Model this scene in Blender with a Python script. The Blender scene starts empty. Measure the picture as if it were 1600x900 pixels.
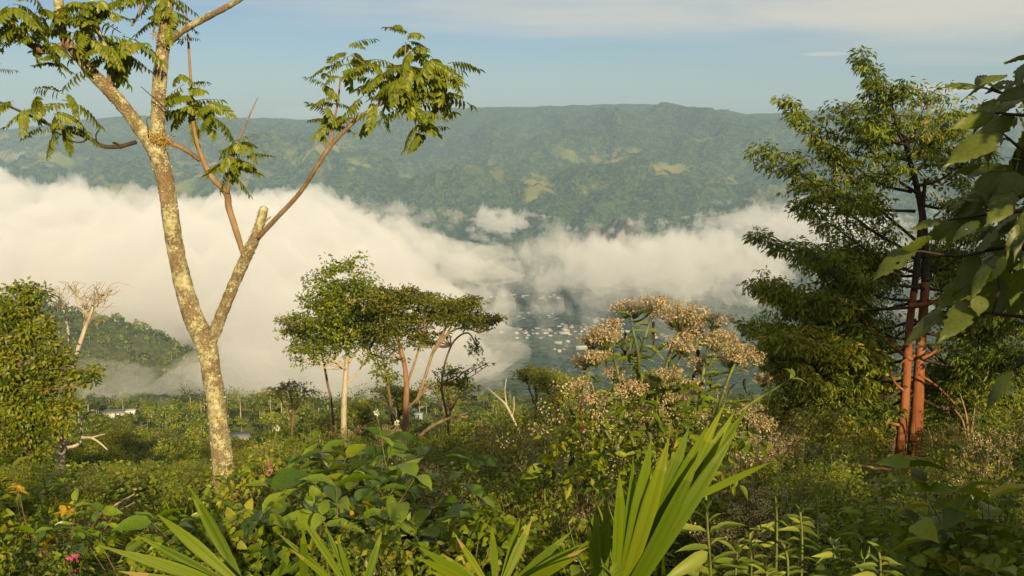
import bpy, bmesh, math, random
import numpy as np
from mathutils import Vector, Matrix
R = math.radians
rng = random.Random(11)
scene = bpy.context.scene
COL = scene.collection

# ---------------------------------------------------------------- camera
F_PX = 1570.0                       # focal length in pixels of the 1600 px wide photograph
TILT = R(9.4)
cam_data = bpy.data.cameras.new('camera')
cam_data.sensor_width = 36.0
cam_data.lens = 36.0 * F_PX / 1600.0
cam_data.clip_start = 0.05
cam_data.clip_end = 60000.0
cam = bpy.data.objects.new('camera', cam_data)
COL.objects.link(cam)
cam.location = (0, 0, 0)
cam.rotation_euler = (R(90) - TILT, 0, 0)
scene.camera = cam

# ---------------------------------------------------------------- sky, sun, exposure
SUN_EL, SUN_AZ = R(20.0), R(163.0)   # azimuth clockwise from +Y (the view direction)
world = bpy.data.worlds.new("World")
scene.world = world
world.use_nodes = True
wn, wl = world.node_tree.nodes, world.node_tree.links
wn.clear()
w_out = wn.new('ShaderNodeOutputWorld')
w_bg = wn.new('ShaderNodeBackground')
w_sky = wn.new('ShaderNodeTexSky')
w_sky.sky_type = 'NISHITA'
w_sky.sun_disc = False
w_sky.sun_elevation = SUN_EL
w_sky.sun_rotation = SUN_AZ
w_sky.altitude = 1500
w_sky.air_density = 1.0
w_sky.dust_density = 1.6
w_sky.ozone_density = 3.2
w_bg.inputs['Strength'].default_value = 0.05
# high thin cloud sheets, as a colour mixed over the clear sky by direction
w_tc = wn.new('ShaderNodeTexCoord')
w_sep = wn.new('ShaderNodeSeparateXYZ')
wl.new(w_tc.outputs['Generated'], w_sep.inputs[0])


def wmath(op, a, b=None, c=None):
    n = wn.new('ShaderNodeMath'); n.operation = op
    for i, v in enumerate((a, b, c)):
        if v is None: continue
        if isinstance(v, (int, float)): n.inputs[i].default_value = v
        else: wl.new(v, n.inputs[i])
    return n.outputs[0]


def wramp(v, lo, hi):
    n = wn.new('ShaderNodeMapRange'); n.interpolation_type = 'SMOOTHSTEP'
    wl.new(v, n.inputs[0]); n.inputs[1].default_value = lo; n.inputs[2].default_value = hi
    return n.outputs[0]


w_z = w_sep.outputs['Z']
w_zc = wmath('MAXIMUM', w_z, 0.012)
w_px = wmath('DIVIDE', w_sep.outputs['X'], wmath('ADD', w_zc, 0.06))
w_py = wmath('DIVIDE', w_sep.outputs['Y'], wmath('ADD', w_zc, 0.06))
w_cmb = wn.new('ShaderNodeCombineXYZ')
wl.new(w_px, w_cmb.inputs[0]); wl.new(w_py, w_cmb.inputs[1])
w_noise = wn.new('ShaderNodeTexNoise')
wl.new(w_cmb.outputs[0], w_noise.inputs['Vector'])
w_noise.inputs['Scale'].default_value = 0.55
w_noise.inputs['Detail'].default_value = 7
w_noise.inputs['Roughness'].default_value = 0.55
w_noise.inputs['Distortion'].default_value = 0.4
w_map = wn.new('ShaderNodeMapping')
w_map.inputs['Scale'].default_value = (2.2, 2.2, 34)
w_map.inputs['Location'].default_value = (1.3, 0.4, 0.0)
wl.new(w_tc.outputs['Generated'], w_map.inputs[0])
w_streak = wn.new('ShaderNodeTexNoise')
wl.new(w_map.outputs[0], w_streak.inputs['Vector'])
w_streak.inputs['Scale'].default_value = 1.0
w_streak.inputs['Detail'].default_value = 5
w_streak.inputs['Roughness'].default_value = 0.5
# the sheet overhead thickens with height, wider on the right side of the view
w_lift = wmath('MULTIPLY_ADD', w_sep.outputs['X'], 0.075, w_z)
w_sheet = wramp(wmath('ADD', w_lift, wmath('MULTIPLY_ADD', w_streak.outputs['Fac'], 0.11, -0.055)), 0.074, 0.136)
w_broken = wramp(w_noise.outputs['Fac'], 0.30, 0.62)
w_cov = wmath('MULTIPLY', w_sheet, wmath('MULTIPLY_ADD', w_broken, 0.45, 0.45))
w_mix = wn.new('ShaderNodeMixRGB')


def wpatch(x0, z0, sx, sz, amp):
    "a small far cloud low in the sky, by direction"
    dx = wmath('DIVIDE', wmath('SUBTRACT', w_sep.outputs['X'], x0), sx)
    dz = wmath('DIVIDE', wmath('SUBTRACT', wmath('MULTIPLY_ADD', w_streak.outputs['Fac'], 0.010, w_z), z0 + .005), sz)
    d2 = wmath('ADD', wmath('MULTIPLY', dx, dx), wmath('MULTIPLY', dz, dz))
    return wmath('MULTIPLY', wramp(wmath('MULTIPLY_ADD', w_noise.outputs['Fac'], 1.2, d2), 1.9, 0.9), amp)


for args in ((.385, .030, .055, .0050, .85), (.292, .0625, .022, .0022, .6), (.27, .093, .02, .0018, .4), (-.20, .008, .03, .006, .35)):
    w_cov = wmath('MAXIMUM', w_cov, wpatch(*args))
wl.new(w_cov, w_mix.inputs[0])
w_mix.inputs[2].default_value = (10.4, 9.4, 7.8, 1)
wl.new(w_sky.outputs[0], w_mix.inputs[1])
wl.new(w_mix.outputs[0], w_bg.inputs['Color'])
wl.new(w_bg.outputs[0], w_out.inputs['Surface'])

sun_data = bpy.data.lights.new('sun', 'SUN')
sun_data.energy = 5.0
sun_data.angle = R(0.6)
sun_data.color = (1.0, 0.77, 0.43)
sun = bpy.data.objects.new('sun', sun_data)
COL.objects.link(sun)
to_sun = Vector((math.sin(SUN_AZ) * math.cos(SUN_EL), math.cos(SUN_AZ) * math.cos(SUN_EL), math.sin(SUN_EL)))
sun.rotation_euler = to_sun.to_track_quat('Z', 'Y').to_euler()
sun.location = (30, -60, 40)

scene.view_settings.view_transform = 'Standard'
scene.view_settings.look = 'None'
scene.view_settings.exposure = 0.56
scene.view_settings.gamma = 1.0
cy = scene.cycles
cy.use_denoising = True
cy.max_bounces = 8
cy.diffuse_bounces = 3
cy.glossy_bounces = 2
cy.transmission_bounces = 3
cy.transparent_max_bounces = 12
cy.volume_bounces = 5
cy.caustics_reflective = False
cy.caustics_refractive = False
cy.sample_clamp_indirect = 6


# ---------------------------------------------------------------- helpers
def ray(px, py):
    u, v = (px - 800.0) / F_PX, (450.0 - py) / F_PX
    return Vector((u, math.cos(TILT) + v * math.sin(TILT), -math.sin(TILT) + v * math.cos(TILT)))


def at(px, py, y):
    "the point of the world at forward distance y that the photograph shows at (px, py)"
    d = ray(px, py)
    return d * (y / d.y)


def tag(o, label=None, cat=None, group=None, kind=None):
    if label: o['label'] = label
    if cat: o['category'] = cat
    if group: o['group'] = group
    if kind: o['kind'] = kind
    return o


def mesh_np(name, V, F, mat=None, smooth=False, var=None):
    "V (n,3), F: (m,k) int array or list of such arrays; var: per-face float"
    me = bpy.data.meshes.new(name)
    V = np.asarray(V, dtype=np.float32)
    Fs = F if isinstance(F, list) and isinstance(F[0], np.ndarray) and F[0].ndim == 2 else [F]
    Fs = [np.asarray(f, dtype=np.int32) for f in Fs if len(f)]
    loops = np.concatenate([f.ravel() for f in Fs])
    tot = np.concatenate([np.full(len(f), f.shape[1], dtype=np.int32) for f in Fs])
    start = np.concatenate([[0], np.cumsum(tot)[:-1]]).astype(np.int32)
    me.vertices.add(len(V)); me.vertices.foreach_set('co', V.ravel())
    me.loops.add(len(loops)); me.loops.foreach_set('vertex_index', loops)
    me.polygons.add(len(tot)); me.polygons.foreach_set('loop_start', start)
    if smooth: me.polygons.foreach_set('use_smooth', np.ones(len(tot), dtype=bool))
    me.update(calc_edges=True)
    if var is not None:
        a = me.attributes.new('var', 'FLOAT', 'FACE')
        a.data.foreach_set('value', np.asarray(var, dtype=np.float32))
    if mat: me.materials.append(mat)
    return me


def link(name, me, parent=None, loc=None):
    o = bpy.data.objects.new(name, me)
    COL.objects.link(o)
    if parent is not None: o.parent = parent
    if loc is not None: o.location = loc
    return o


def empty(name, loc=(0, 0, 0), rz=0.0):
    o = bpy.data.objects.new(name, None)
    COL.objects.link(o)
    o.empty_display_size = 0.2
    o.location = loc; o.rotation_euler = (0, 0, rz)
    return o


# numpy gradient noise ------------------------------------------------
def _hash(ix, iy, seed):
    h = (ix * 374761393 + iy * 668265263 + seed * 1442695041) & 0xffffffff
    h = ((h ^ (h >> 13)) * 1274126177) & 0xffffffff
    return (h ^ (h >> 16)) & 0xffffffff


def gnoise(x, y, seed=0):
    x = np.asarray(x, dtype=np.float64); y = np.asarray(y, dtype=np.float64)
    xi = np.floor(x).astype(np.int64); yi = np.floor(y).astype(np.int64)
    xf = x - xi; yf = y - yi
    u = xf * xf * xf * (xf * (xf * 6 - 15) + 10); v = yf * yf * yf * (yf * (yf * 6 - 15) + 10)

    def g(dx, dy):
        a = _hash(xi + dx, yi + dy, seed).astype(np.float64) * (2 * math.pi / 4294967296.0)
        return np.cos(a) * (xf - dx) + np.sin(a) * (yf - dy)
    n0 = g(0, 0) * (1 - u) + g(1, 0) * u
    n1 = g(0, 1) * (1 - u) + g(1, 1) * u
    return (n0 * (1 - v) + n1 * v) * 1.41


def fbm(x, y, seed=0, octs=5, gain=0.5, lac=2.03, mode=None):
    s = 0.0; a = 1.0; t = 0.0
    for o in range(octs):
        n = gnoise(x, y, seed + o * 17)
        if mode == 'ridge': n = 1 - 2 * np.abs(n)
        elif mode == 'billow': n = 2 * np.abs(n) - 0.5
        s = s + a * n; t += a; a *= gain
        x = x * lac + 13.7; y = y * lac - 7.3
    return s / t


def sstep(a, b, x):
    t = np.clip((x - a) / (b - a), 0, 1)
    return t * t * (3 - 2 * t)


# ---------------------------------------------------------------- materials
def new_mat(name):
    m = bpy.data.materials.new(name)
    m.use_nodes = True
    nt = m.node_tree
    nt.nodes.clear()
    out = nt.nodes.new('ShaderNodeOutputMaterial')
    return m, nt, out


def N(nt, typ, **kw):
    n = nt.nodes.new(typ)
    for k, v in kw.items():
        if k.startswith('i_'):
            key = k[2:]
            key = int(key) if key.isdigit() else key.replace('_', ' ')
            n.inputs[key].default_value = v
        else: setattr(n, k, v)
    return n


def ramp(nt, src, stops, interp='LINEAR'):
    r = nt.nodes.new('ShaderNodeValToRGB')
    r.color_ramp.interpolation = interp
    e = r.color_ramp.elements
    while len(e) < len(stops): e.new(0.5)
    for i, (p, c) in enumerate(stops):
        e[i].position = p
        e[i].color = (c[0], c[1], c[2], 1)
    nt.links.new(src, r.inputs[0])
    return r.outputs[0]


def terrain_material(name, forest_lo, forest_hi, meadow, soil, patch_scale, crown_scale, meadow_lo, meadow_hi, bump_h):
    m, nt, out = new_mat(name)
    L = nt.links.new
    geo = N(nt, 'ShaderNodeNewGeometry')
    pos = geo.outputs['Position']
    vor = N(nt, 'ShaderNodeTexVoronoi', i_Scale=crown_scale); L(pos, vor.inputs['Vector'])
    n2 = N(nt, 'ShaderNodeTexNoise', i_Scale=crown_scale * 0.35, i_Detail=6.0, i_Roughness=0.6); L(pos, n2.inputs['Vector'])
    n1 = N(nt, 'ShaderNodeTexNoise', i_Scale=patch_scale, i_Detail=6.0, i_Roughness=0.6, i_Distortion=0.6); L(pos, n1.inputs['Vector'])
    n3 = N(nt, 'ShaderNodeTexNoise', i_Scale=patch_scale * 2.7, i_Detail=5.0, i_Roughness=0.6); L(pos, n3.inputs['Vector'])
    vs = N(nt, 'ShaderNodeSeparateXYZ'); L(vor.outputs['Color'], vs.inputs[0])
    fm_ = N(nt, 'ShaderNodeMath', operation='MULTIPLY_ADD'); L(vs.outputs[0], fm_.inputs[0]); fm_.inputs[1].default_value = 0.42
    sb_ = N(nt, 'ShaderNodeMath', operation='SUBTRACT'); L(n2.outputs['Fac'], sb_.inputs[0]); sb_.inputs[1].default_value = 0.21; L(sb_.outputs[0], fm_.inputs[2])
    forest = ramp(nt, fm_.outputs[0], [(0.3, forest_lo), (0.7, forest_hi)])
    field = ramp(nt, n3.outputs['Fac'], [(0.42, meadow), (0.68, soil)])
    msk = N(nt, 'ShaderNodeMapRange', interpolation_type='SMOOTHSTEP'); L(n1.outputs['Fac'], msk.inputs[0])
    msk.inputs[1].default_value = meadow_lo; msk.inputs[2].default_value = meadow_hi
    att = N(nt, 'ShaderNodeAttribute', attribute_name='field')
    mul = N(nt, 'ShaderNodeMath', operation='MULTIPLY'); L(msk.outputs[0], mul.inputs[0]); L(att.outputs['Fac'], mul.inputs[1])
    mix = N(nt, 'ShaderNodeMixRGB'); L(mul.outputs[0], mix.inputs[0]); L(forest, mix.inputs[1]); L(field, mix.inputs[2])
    bs = N(nt, 'ShaderNodeBsdfDiffuse', i_Roughness=1.0); L(mix.outputs[0], bs.inputs['Color'])
    inv = N(nt, 'ShaderNodeMath', operation='MULTIPLY_ADD'); L(vor.outputs['Distance'], inv.inputs[0])
    inv.inputs[1].default_value = -1.0; L(n2.outputs['Fac'], inv.inputs[2])
    keep = N(nt, 'ShaderNodeMath', operation='MULTIPLY_ADD'); L(mul.outputs[0], keep.inputs[0]); keep.inputs[1].default_value = -0.85; keep.inputs[2].default_value = 1.0
    hh = N(nt, 'ShaderNodeMath', operation='MULTIPLY'); L(inv.outputs[0], hh.inputs[0]); L(keep.outputs[0], hh.inputs[1])
    bmp = N(nt, 'ShaderNodeBump', i_Strength=1.0, i_Distance=bump_h); L(hh.outputs[0], bmp.inputs['Height'])
    L(bmp.outputs[0], bs.inputs['Normal'])
    L(bs.outputs[0], out.inputs['Surface'])
    return m


# ---------------------------------------------------------------- terrain
NEAR_Y = np.array([-80, -20, 0, 3, 10, 25, 42, 70, 100, 200, 350, 500, 570, 640, 800, 1000, 1300, 1800, 2500, 3000, 5000, 40000.])
NEAR_Z = np.array([9, 1.2, -1.75, -2.2, -4.0, -9.2, -16.2, -28, -40, -77, -117, -151, -168, -196, -265, -355, -470, -590, -670, -700, -700, -700.])
# crest of the far range: pixel column -> pixel row of the skyline
SKY_X = np.array([-900, -300, 0, 70, 140, 230, 330, 430, 520, 600, 720, 800, 900, 960, 1030, 1060, 1130, 1150, 1200, 1230, 1260, 1300, 1350, 1420, 1520, 1700, 2500.])
SKY_Y = np.array([225, 212, 206, 200, 189, 180, 184, 184, 188, 180, 168, 167, 164, 162, 163, 169, 174, 178, 176, 174, 172, 163, 166, 176, 183, 175, 190.])
RIDGE_Y = 9500.0


def crest_z(s):
    "height of the range crest for a tangent s = x / y"
    px = 800 + s * F_PX * 0.97
    py = np.interp(px, SKY_X, SKY_Y)
    v = (450 - py) / F_PX
    return RIDGE_Y * (-math.sin(TILT) + v * math.cos(TILT)) / (math.cos(TILT) + v * math.sin(TILT))


def H(x, y, fine=True):
    x = np.asarray(x, dtype=np.float64); y = np.asarray(y, dtype=np.float64)
    z = np.interp(y, NEAR_Y, NEAR_Z)
    r = np.hypot(x, y)
    # rolling relief of the near hillside
    near = 1 - sstep(900, 1600, y)
    z = z + near * fbm(x / 90, y / 90, 3, 4) * np.interp(r, [0, 12, 60, 300, 900], [0, .25, 3, 9, 22])
    z = z + near * fbm(x / 7, y / 7, 5, 3) * np.interp(r, [0, 10, 60], [.08, .3, .8])
    # the hill rises a little to the left and right of the view
    z = z + near * np.interp(np.abs(x) / np.maximum(y, 40), [0, .5, 1.2, 3], [0, 0, .04, .12]) * np.maximum(y, 0)
    # forested spur coming in from the left, at about 1.7 km
    sp = np.interp(x, [-2600, -1500, -950, -760, -650, -540, -430, -250, 200], [-150, -235, -285, -300, -335, -405, -470, -560, -720]) + 20 * fbm(x / 210, y / 210, 23, 5)
    sp = sp - np.abs(y - (1750 + 0.12 * x)) * 0.52
    k = 30.0
    z = np.where(y > 900, np.maximum(z, sp), z)
    # valley floor
    fl = sstep(2300, 3000, y)
    z = z + fl * (fbm(x / 700, y / 700, 31, 5) * 38)
    # far range
    s = x / np.maximum(y, 1)
    cz = crest_z(s)
    rr = np.hypot(x, y) / np.sqrt(1 + s * s)   # equals y; kept for clarity
    foot = 4900 + 350 * fbm(x / 1400, y * 0 + 1.5, 41, 3)
    t = np.clip((rr - foot) / (RIDGE_Y - foot), 0, 1)
    wx = x + 420 * fbm(x / 1500, y / 1500, 43, 3); wy = y + 420 * fbm(x / 1500 + 9, y / 1500 - 4, 44, 3)
    rid = fbm(wx / 1150, wy / 2600, 47, 6, gain=0.52, mode='ridge')
    rid2 = fbm(wx / 420 + 3, wy / 800, 52, 5, gain=0.5, mode='ridge')
    amp = 370 * np.sin(np.pi * np.clip(t, 0, 1) ** 0.85) ** 0.8 * (1 - 0.55 * sstep(.6, 1.0, t)) * np.clip((1.02 - t) / .12, 0, 1)
    m = -700 + (cz + 700) * (t ** 0.92) + amp * (rid - 0.25) + amp * 0.36 * (rid2 - 0.2)
    # bench half way up
    m = m + amp * 0.35 * np.sin(t * 9 + fbm(x / 2500, y / 2500, 61, 2) * 5)
    m = m + np.where(t > 0.8, (t - 0.8) * 5 * 14 * fbm(x / 130, y / 130, 71, 4), 0)
    m = np.minimum(m, cz * rr / RIDGE_Y + 14 + 10 * gnoise(x / 160, y / 160, 77))
    back = np.clip((rr - RIDGE_Y) / 4000, 0, 8)
    m = np.where(rr > RIDGE_Y, cz - back * 500 + 14 * fbm(x / 130, y / 130, 71, 4) * (1 - np.clip(back * 3, 0, 1)), m)
    z = np.where(rr > foot, np.maximum(m, z), z)
    return z


def polar_sheet(name, y0, y1, ny, s0, s1, ns, mat, field=None, kind='structure'):
    ys = y0 * (y1 / y0) ** np.linspace(0, 1, ny)
    ss = np.linspace(s0, s1, ns)
    S, Y = np.meshgrid(ss, ys)
    X = S * Y
    Z = H(X, Y)
    V = np.stack([X.ravel(), Y.ravel(), Z.ravel()], 1)
    i = np.arange(ny - 1)[:, None] * ns + np.arange(ns - 1)[None, :]
    F = np.stack([i, i + 1, i + ns + 1, i + ns], -1).reshape(-1, 4)
    me = mesh_np(name, V, F, mat, smooth=True)
    if field is not None:
        a = me.attributes.new('field', 'FLOAT', 'POINT')
        a.data.foreach_set('value', field(X, Y, Z).ravel().astype(np.float32))
    o = link(name, me)
    tag(o, kind=kind)
    return o


def px_of(X, Y, Z):
    "pixel of the photograph where a point of the world shows"
    f = Y * math.cos(TILT) - Z * math.sin(TILT)
    u = X / f; v = (Y * math.sin(TILT) + Z * math.cos(TILT)) / f
    return 800 + u * F_PX, 450 - v * F_PX


def far_fields(X, Y, Z):
    PX, PY = px_of(X, Y, Z)
    base = (sstep(-640, -430, Z) * (1 - sstep(-160, -20, Z)) * 0.9 + 0.05) * sstep(-.15, .35, fbm(X / 1100, Y / 1500, 83, 3))
    w = fbm(X / 500, Y / 500, 81, 4) * 0.6
    for cx, cy_, rx, ry in ((930, 242, 75, 14), (1080, 215, 60, 9), (1110, 222, 25, 10), (700, 345, 60, 16), (330, 275, 110, 28), (520, 250, 90, 25), (1040, 262, 55, 12), (1150, 290, 60, 16), (840, 290, 30, 40), (60, 250, 90, 20), (930, 300, 25, 22)):
        d = np.sqrt(((PX - cx) / rx) ** 2 + ((PY - cy_) / ry) ** 2) + w
        base = np.maximum(base, 1.15 * (1 - sstep(0.6, 1.15, d)))
    return base


M_hill = terrain_material('hillside_ground', (0.030, 0.042, 0.012), (0.075, 0.085, 0.022), (0.11, 0.12, 0.03), (0.12, 0.085, 0.04), 0.012, 0.22, 0.5, 0.62, 1.5)
M_far = terrain_material('range_cover', (0.018, 0.038, 0.007), (0.072, 0.105, 0.018), (0.12, 0.145, 0.028), (0.20, 0.155, 0.06), 0.0042, 0.05, 0.465, 0.60, 34)
polar_sheet('mountain_range', 2300, 15000, 470, -1.1, 1.1, 900, M_far, far_fields)
polar_sheet('valley_slope', 560, 2300, 170, -1.3, 1.3, 420, M_hill, lambda X, Y, Z: X * 0 + 0.3)


def near_ground():
    "the hillside the camera stands on, one sheet out to the crest"
    # rows by distance, from well behind the camera forward
    ys = np.concatenate([np.linspace(-90, -6, 28), np.linspace(-5, 12, 60), 12 * (560 / 12) ** np.linspace(0.01, 1, 150)])
    half = np.interp(ys, [-90, 0, 12, 560], [90, 70, 90, 728.0])
    ss = np.linspace(-1, 1, 241); ss = np.sign(ss) * np.abs(ss) ** 1.35
    X = half[:, None] * ss[None, :]; Y = np.repeat(ys[:, None], len(ss), 1)
    Z = H(X, Y)
    ns, ny = len(ss), len(ys)
    V = np.stack([X.ravel(), Y.ravel(), Z.ravel()], 1)
    i = np.arange(ny - 1)[:, None] * ns + np.arange(ns - 1)[None, :]
    F = np.stack([i, i + 1, i + ns + 1, i + ns], -1).reshape(-1, 4)
    me = mesh_np('ground', V, F, M_hill, smooth=True)
    a = me.attributes.new('field', 'FLOAT', 'POINT')
    a.data.foreach_set('value', np.interp(Y, [20, 80, 200], [0.0, 0.4, 1.0]).ravel().astype(np.float32))
    tag(link('ground', me), kind='structure')


near_ground()


# ---------------------------------------------------------------- low fog in the valley
def fog_material(name, dens, g=-0.3, col=(1.0, 0.985, 0.95)):
    m, nt, out = new_mat(name)
    v = N(nt, 'ShaderNodeVolumeScatter', i_Density=dens, i_Anisotropy=g)
    v.inputs['Color'].default_value = (*col, 1)
    nt.links.new(v.outputs[0], out.inputs['Volume'])
    return m


def slab(name, px0, px1, nx, py0, py1, nyy, zplane, cover, tmax, top, bot, mat, seed, bill=60.0, bs=420.0):
    """a sheet of cloud: where cover(px, py) > 0 the air between two wavy faces is filled"""
    pxs = np.linspace(px0, px1, nx); pys = np.linspace(py1, py0, nyy)
    PX, PY = np.meshgrid(pxs, pys)
    U = (PX - 800) / F_PX; Vv = (450 - PY) / F_PX
    DX, DY, DZ = U, math.cos(TILT) + Vv * math.sin(TILT), -math.sin(TILT) + Vv * math.cos(TILT)
    k = zplane / DZ
    X, Y = DX * k, DY * k
    C = cover(PX, PY, X, Y)
    T = tmax * np.clip(C, 0, 1)
    T[0, :] = T[-1, :] = 0; T[:, 0] = T[:, -1] = 0
    b = fbm(X / (bs * .62) + 5, Y / (bs * .95), seed, 6, gain=0.55, mode='billow')
    b2 = fbm(X / (bs * .62) - 5, Y / (bs * .95) + 8, seed + 9, 5, gain=0.55, mode='billow')
    lim = np.minimum(1, T / 45.0)
    ZT = zplane + T * top + bill * b * lim
    ZB = zplane - T * bot - bill * 0.5 * b2 * lim
    ZT = np.maximum(ZT, ZB + T * 0.15)
    solid = T > 1e-3
    n = X.size
    idx = np.arange(n).reshape(X.shape)
    VT = np.stack([X.ravel(), Y.ravel(), ZT.ravel()], 1)
    VB = np.stack([X.ravel(), Y.ravel(), ZB.ravel()], 1)
    mid = zplane * np.ones(n)
    VT[~solid.ravel(), 2] = mid[~solid.ravel()]
    bidx = np.where(solid, idx + n, idx)
    V = np.concatenate([VT, VB])
    a, bq, c, d = idx[:-1, :-1], idx[:-1, 1:], idx[1:, 1:], idx[1:, :-1]
    any_ = (solid[:-1, :-1] | solid[:-1, 1:] | solid[1:, 1:] | solid[1:, :-1])
    FT = np.stack([a[any_], bq[any_], c[any_], d[any_]], -1)
    a, bq, c, d = bidx[:-1, :-1], bidx[:-1, 1:], bidx[1:, 1:], bidx[1:, :-1]
    FB = np.stack([d[any_], c[any_], bq[any_], a[any_]], -1)
    F = np.concatenate([FT, FB])
    used = np.zeros(len(V), bool); used[F.ravel()] = True
    remap = np.cumsum(used) - 1
    me = mesh_np(name, V[used], remap[F], mat, smooth=True)
    return link(name, me)


def blobs(PX, PY, items):
    c = np.zeros_like(PX)
    for x, y, rx, ry, a in items:
        d = ((PX - x) / rx) ** 2 + ((PY - y) / ry) ** 2
        c = c + a * np.exp(-d)
    return c


def cover_left(PX, PY, X, Y):
    # upper edge and lower edge of the bank by pixel column
    up = np.interp(PX, [-400, 0, 60, 130, 150, 250, 330, 400, 480, 560, 640, 720, 800, 850], [270, 290, 318, 318, 340, 345, 340, 322, 318, 340, 362, 375, 392, 470])
    lo = np.interp(PX, [-400, 0, 150, 400, 650, 760, 820, 860], [620, 620, 620, 620, 620, 610, 585, 470])
    w1 = fbm(X / 520, Y / 900, 101, 5, gain=.55)
    w2 = fbm(X / 260, Y / 420, 103, 5, gain=.55)
    e1 = (PY - up + 34 * w1) / 30.0
    e2 = (lo - PY + 45 * w2) / 60.0
    c = np.minimum(e1, e2)
    c = np.minimum(c, (822 - PX + 150 * w2 + 60 * w1 + 0.12 * (PY - 400)) / 290.0)
    # the clear pocket round the spur on the left
    c = np.clip(c, -1, 1) * (0.45 + 0.35 * sstep(640, 300, PX) + 0.2 * sstep(600, 420, PY))
    low = 1 - 0.5 * sstep(555, 600, PY) * (1 - sstep(330, 480, PX))
    pk = blobs(PX, PY, [(150, 526, 165, 36, 3.2), (-60, 526, 230, 40, 3.2), (270, 535, 60, 24, .7)])
    return c * low - pk


def cover_right(PX, PY, X, Y):
    w1 = fbm(X / 105, Y / 380, 111, 6, gain=.62)
    w2 = fbm(X / 900, Y / 1100, 117, 4)
    c = blobs(PX, PY, [(985, 412, 95, 34, 1.0), (1100, 400, 70, 34, .9), (1170, 440, 80, 40, .7), (900, 430, 80, 32, .6), (1290, 350, 80, 42, 1.0),
                       (860, 450, 50, 22, .35), (1020, 440, 90, 30, .75), (1100, 540, 110, 30, .25), (860, 575, 60, 22, .45), (1180, 345, 60, 20, .7), (780, 350, 42, 24, 1.0),
                       (1010, 540, 70, 20, .35), (790, 500, 26, 60, .5), (870, 492, 60, 10, .32), (1480, 400, 220, 80, .6), (620, 335, 50, 14, .5), (1200, 480, 60, 50, .4)])
    return c * 1.15 - 0.52 + 1.9 * w1 + 0.12 * w2 - 0.5 * (c < 0.02)


M_fog = fog_material('fog_bank_air', 0.0062, 0.0, (0.925, 0.925, 0.925))
M_wisp = fog_material('fog_wisp_air', 0.0046, 0.0, (0.925, 0.925, 0.925))
fb = slab('fog_bank', -420, 980, 520, 255, 640, 300, -400.0, cover_left, 190.0, 0.75, 0.7, M_fog, 201, 130, 340)
tag(fb, 'thick creamy bank of low cloud filling the valley on the left', 'fog bank', kind='stuff')
fw = slab('broken_fog', 560, 1800, 620, 290, 640, 330, -475.0, cover_right, 85.0, 0.8, 0.25, M_wisp, 231, 85, 210)
tag(fw, 'broken wisps of low cloud drifting over the town in the valley', 'fog', kind='stuff')

# thin ragged veil round and above both
M_veil = fog_material('fog_veil_air', 0.0017, 0.0, (0.925, 0.925, 0.925))


def cover_veil(PX, PY, X, Y):
    w1 = fbm(X / 90, Y / 330, 141, 6, gain=.65)
    w2 = fbm(X / 600, Y / 800, 143, 4)
    c = blobs(PX, PY, [(900, 440, 150, 60, .55), (1050, 430, 160, 60, .7), (850, 540, 90, 50, .45), (1150, 390, 90, 50, .6), (330, 560, 160, 40, .3), (600, 345, 120, 22, .6), (250, 470, 160, 40, .35),
                       (1300, 360, 120, 60, .7), (100, 300, 140, 26, .6), (1100, 500, 150, 50, .35), (420, 325, 110, 22, .55), (860, 400, 70, 30, .5)])
    return c - 0.38 + 1.3 * w1 + .25 * w2 - 0.5 * (c < 0.02)


fv = slab('fog_veil', -300, 1800, 640, 270, 620, 300, -400.0, cover_veil, 100.0, 0.9, 0.4, M_veil, 251, 90, 170)
tag(fv, 'thin ragged veil of mist round the edges of the low cloud', 'mist', kind='stuff')
# small tufts of cloud hanging on the far slopes
def tuft(px, py, y, rx, ry, seed):
    c = at(px, py, y)
    bm = bmesh.new(); bmesh.ops.create_icosphere(bm, subdivisions=5, radius=1.0)
    me = bpy.data.meshes.new('cloud_tuft')
    P = np.array([v.co[:] for v in bm.verts])
    n = fbm(P[:, 0] * 1.3 + seed, P[:, 1] * 1.3 + P[:, 2] * 2.1, 160 + seed, 5, gain=.6, mode='billow') + .5 * fbm(P[:, 0] * 3 + seed, P[:, 2] * 3, 170 + seed, 4)
    Q = P * (1 + .75 * n[:, None])
    for v, q in zip(bm.verts, Q): v.co = Vector((q[0] * PX_(rx, y), q[1] * PX_(rx, y) * .6, q[2] * PX_(ry, y)))
    bm.to_mesh(me); bm.free(); me.materials.append(M_fog)
    o = link('cloud_tuft', me, None, c)
    return o


def PX_(v, y): return v * y / F_PX


for k, (px, py, y, rx, ry, lab) in enumerate(((30, 245, 7600, 15, 7, 'tiny cloud on the far slope at the left edge'), (70, 302, 5600, 46, 14, 'low cloud tuft above the left end of the fog bank'), (130, 240, 7800, 14, 5, 'small flat cloud on the far slope left of the lichened limb'), (1335, 205, 8000, 14, 20, 'small upright cloud behind the feathery tree top'),
                                              (1325, 245, 7000, 20, 12, 'wisp of cloud on the ridge left of the red trunks top'), (785, 352, 5200, 40, 14, 'lone cloud tuft above the fog at the centre'), (1150, 345, 5200, 46, 12, 'cloud tuft at the foot of the range right of centre'), (1245, 350, 5000, 52, 20, 'cloud tuft left of the feathery tree'), (1000, 396, 4800, 30, 14, 'steep puff of cloud round the rocky outcrop'))):
    tag(tuft(px, py, y, rx, ry, k), lab, 'cloud')
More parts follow.
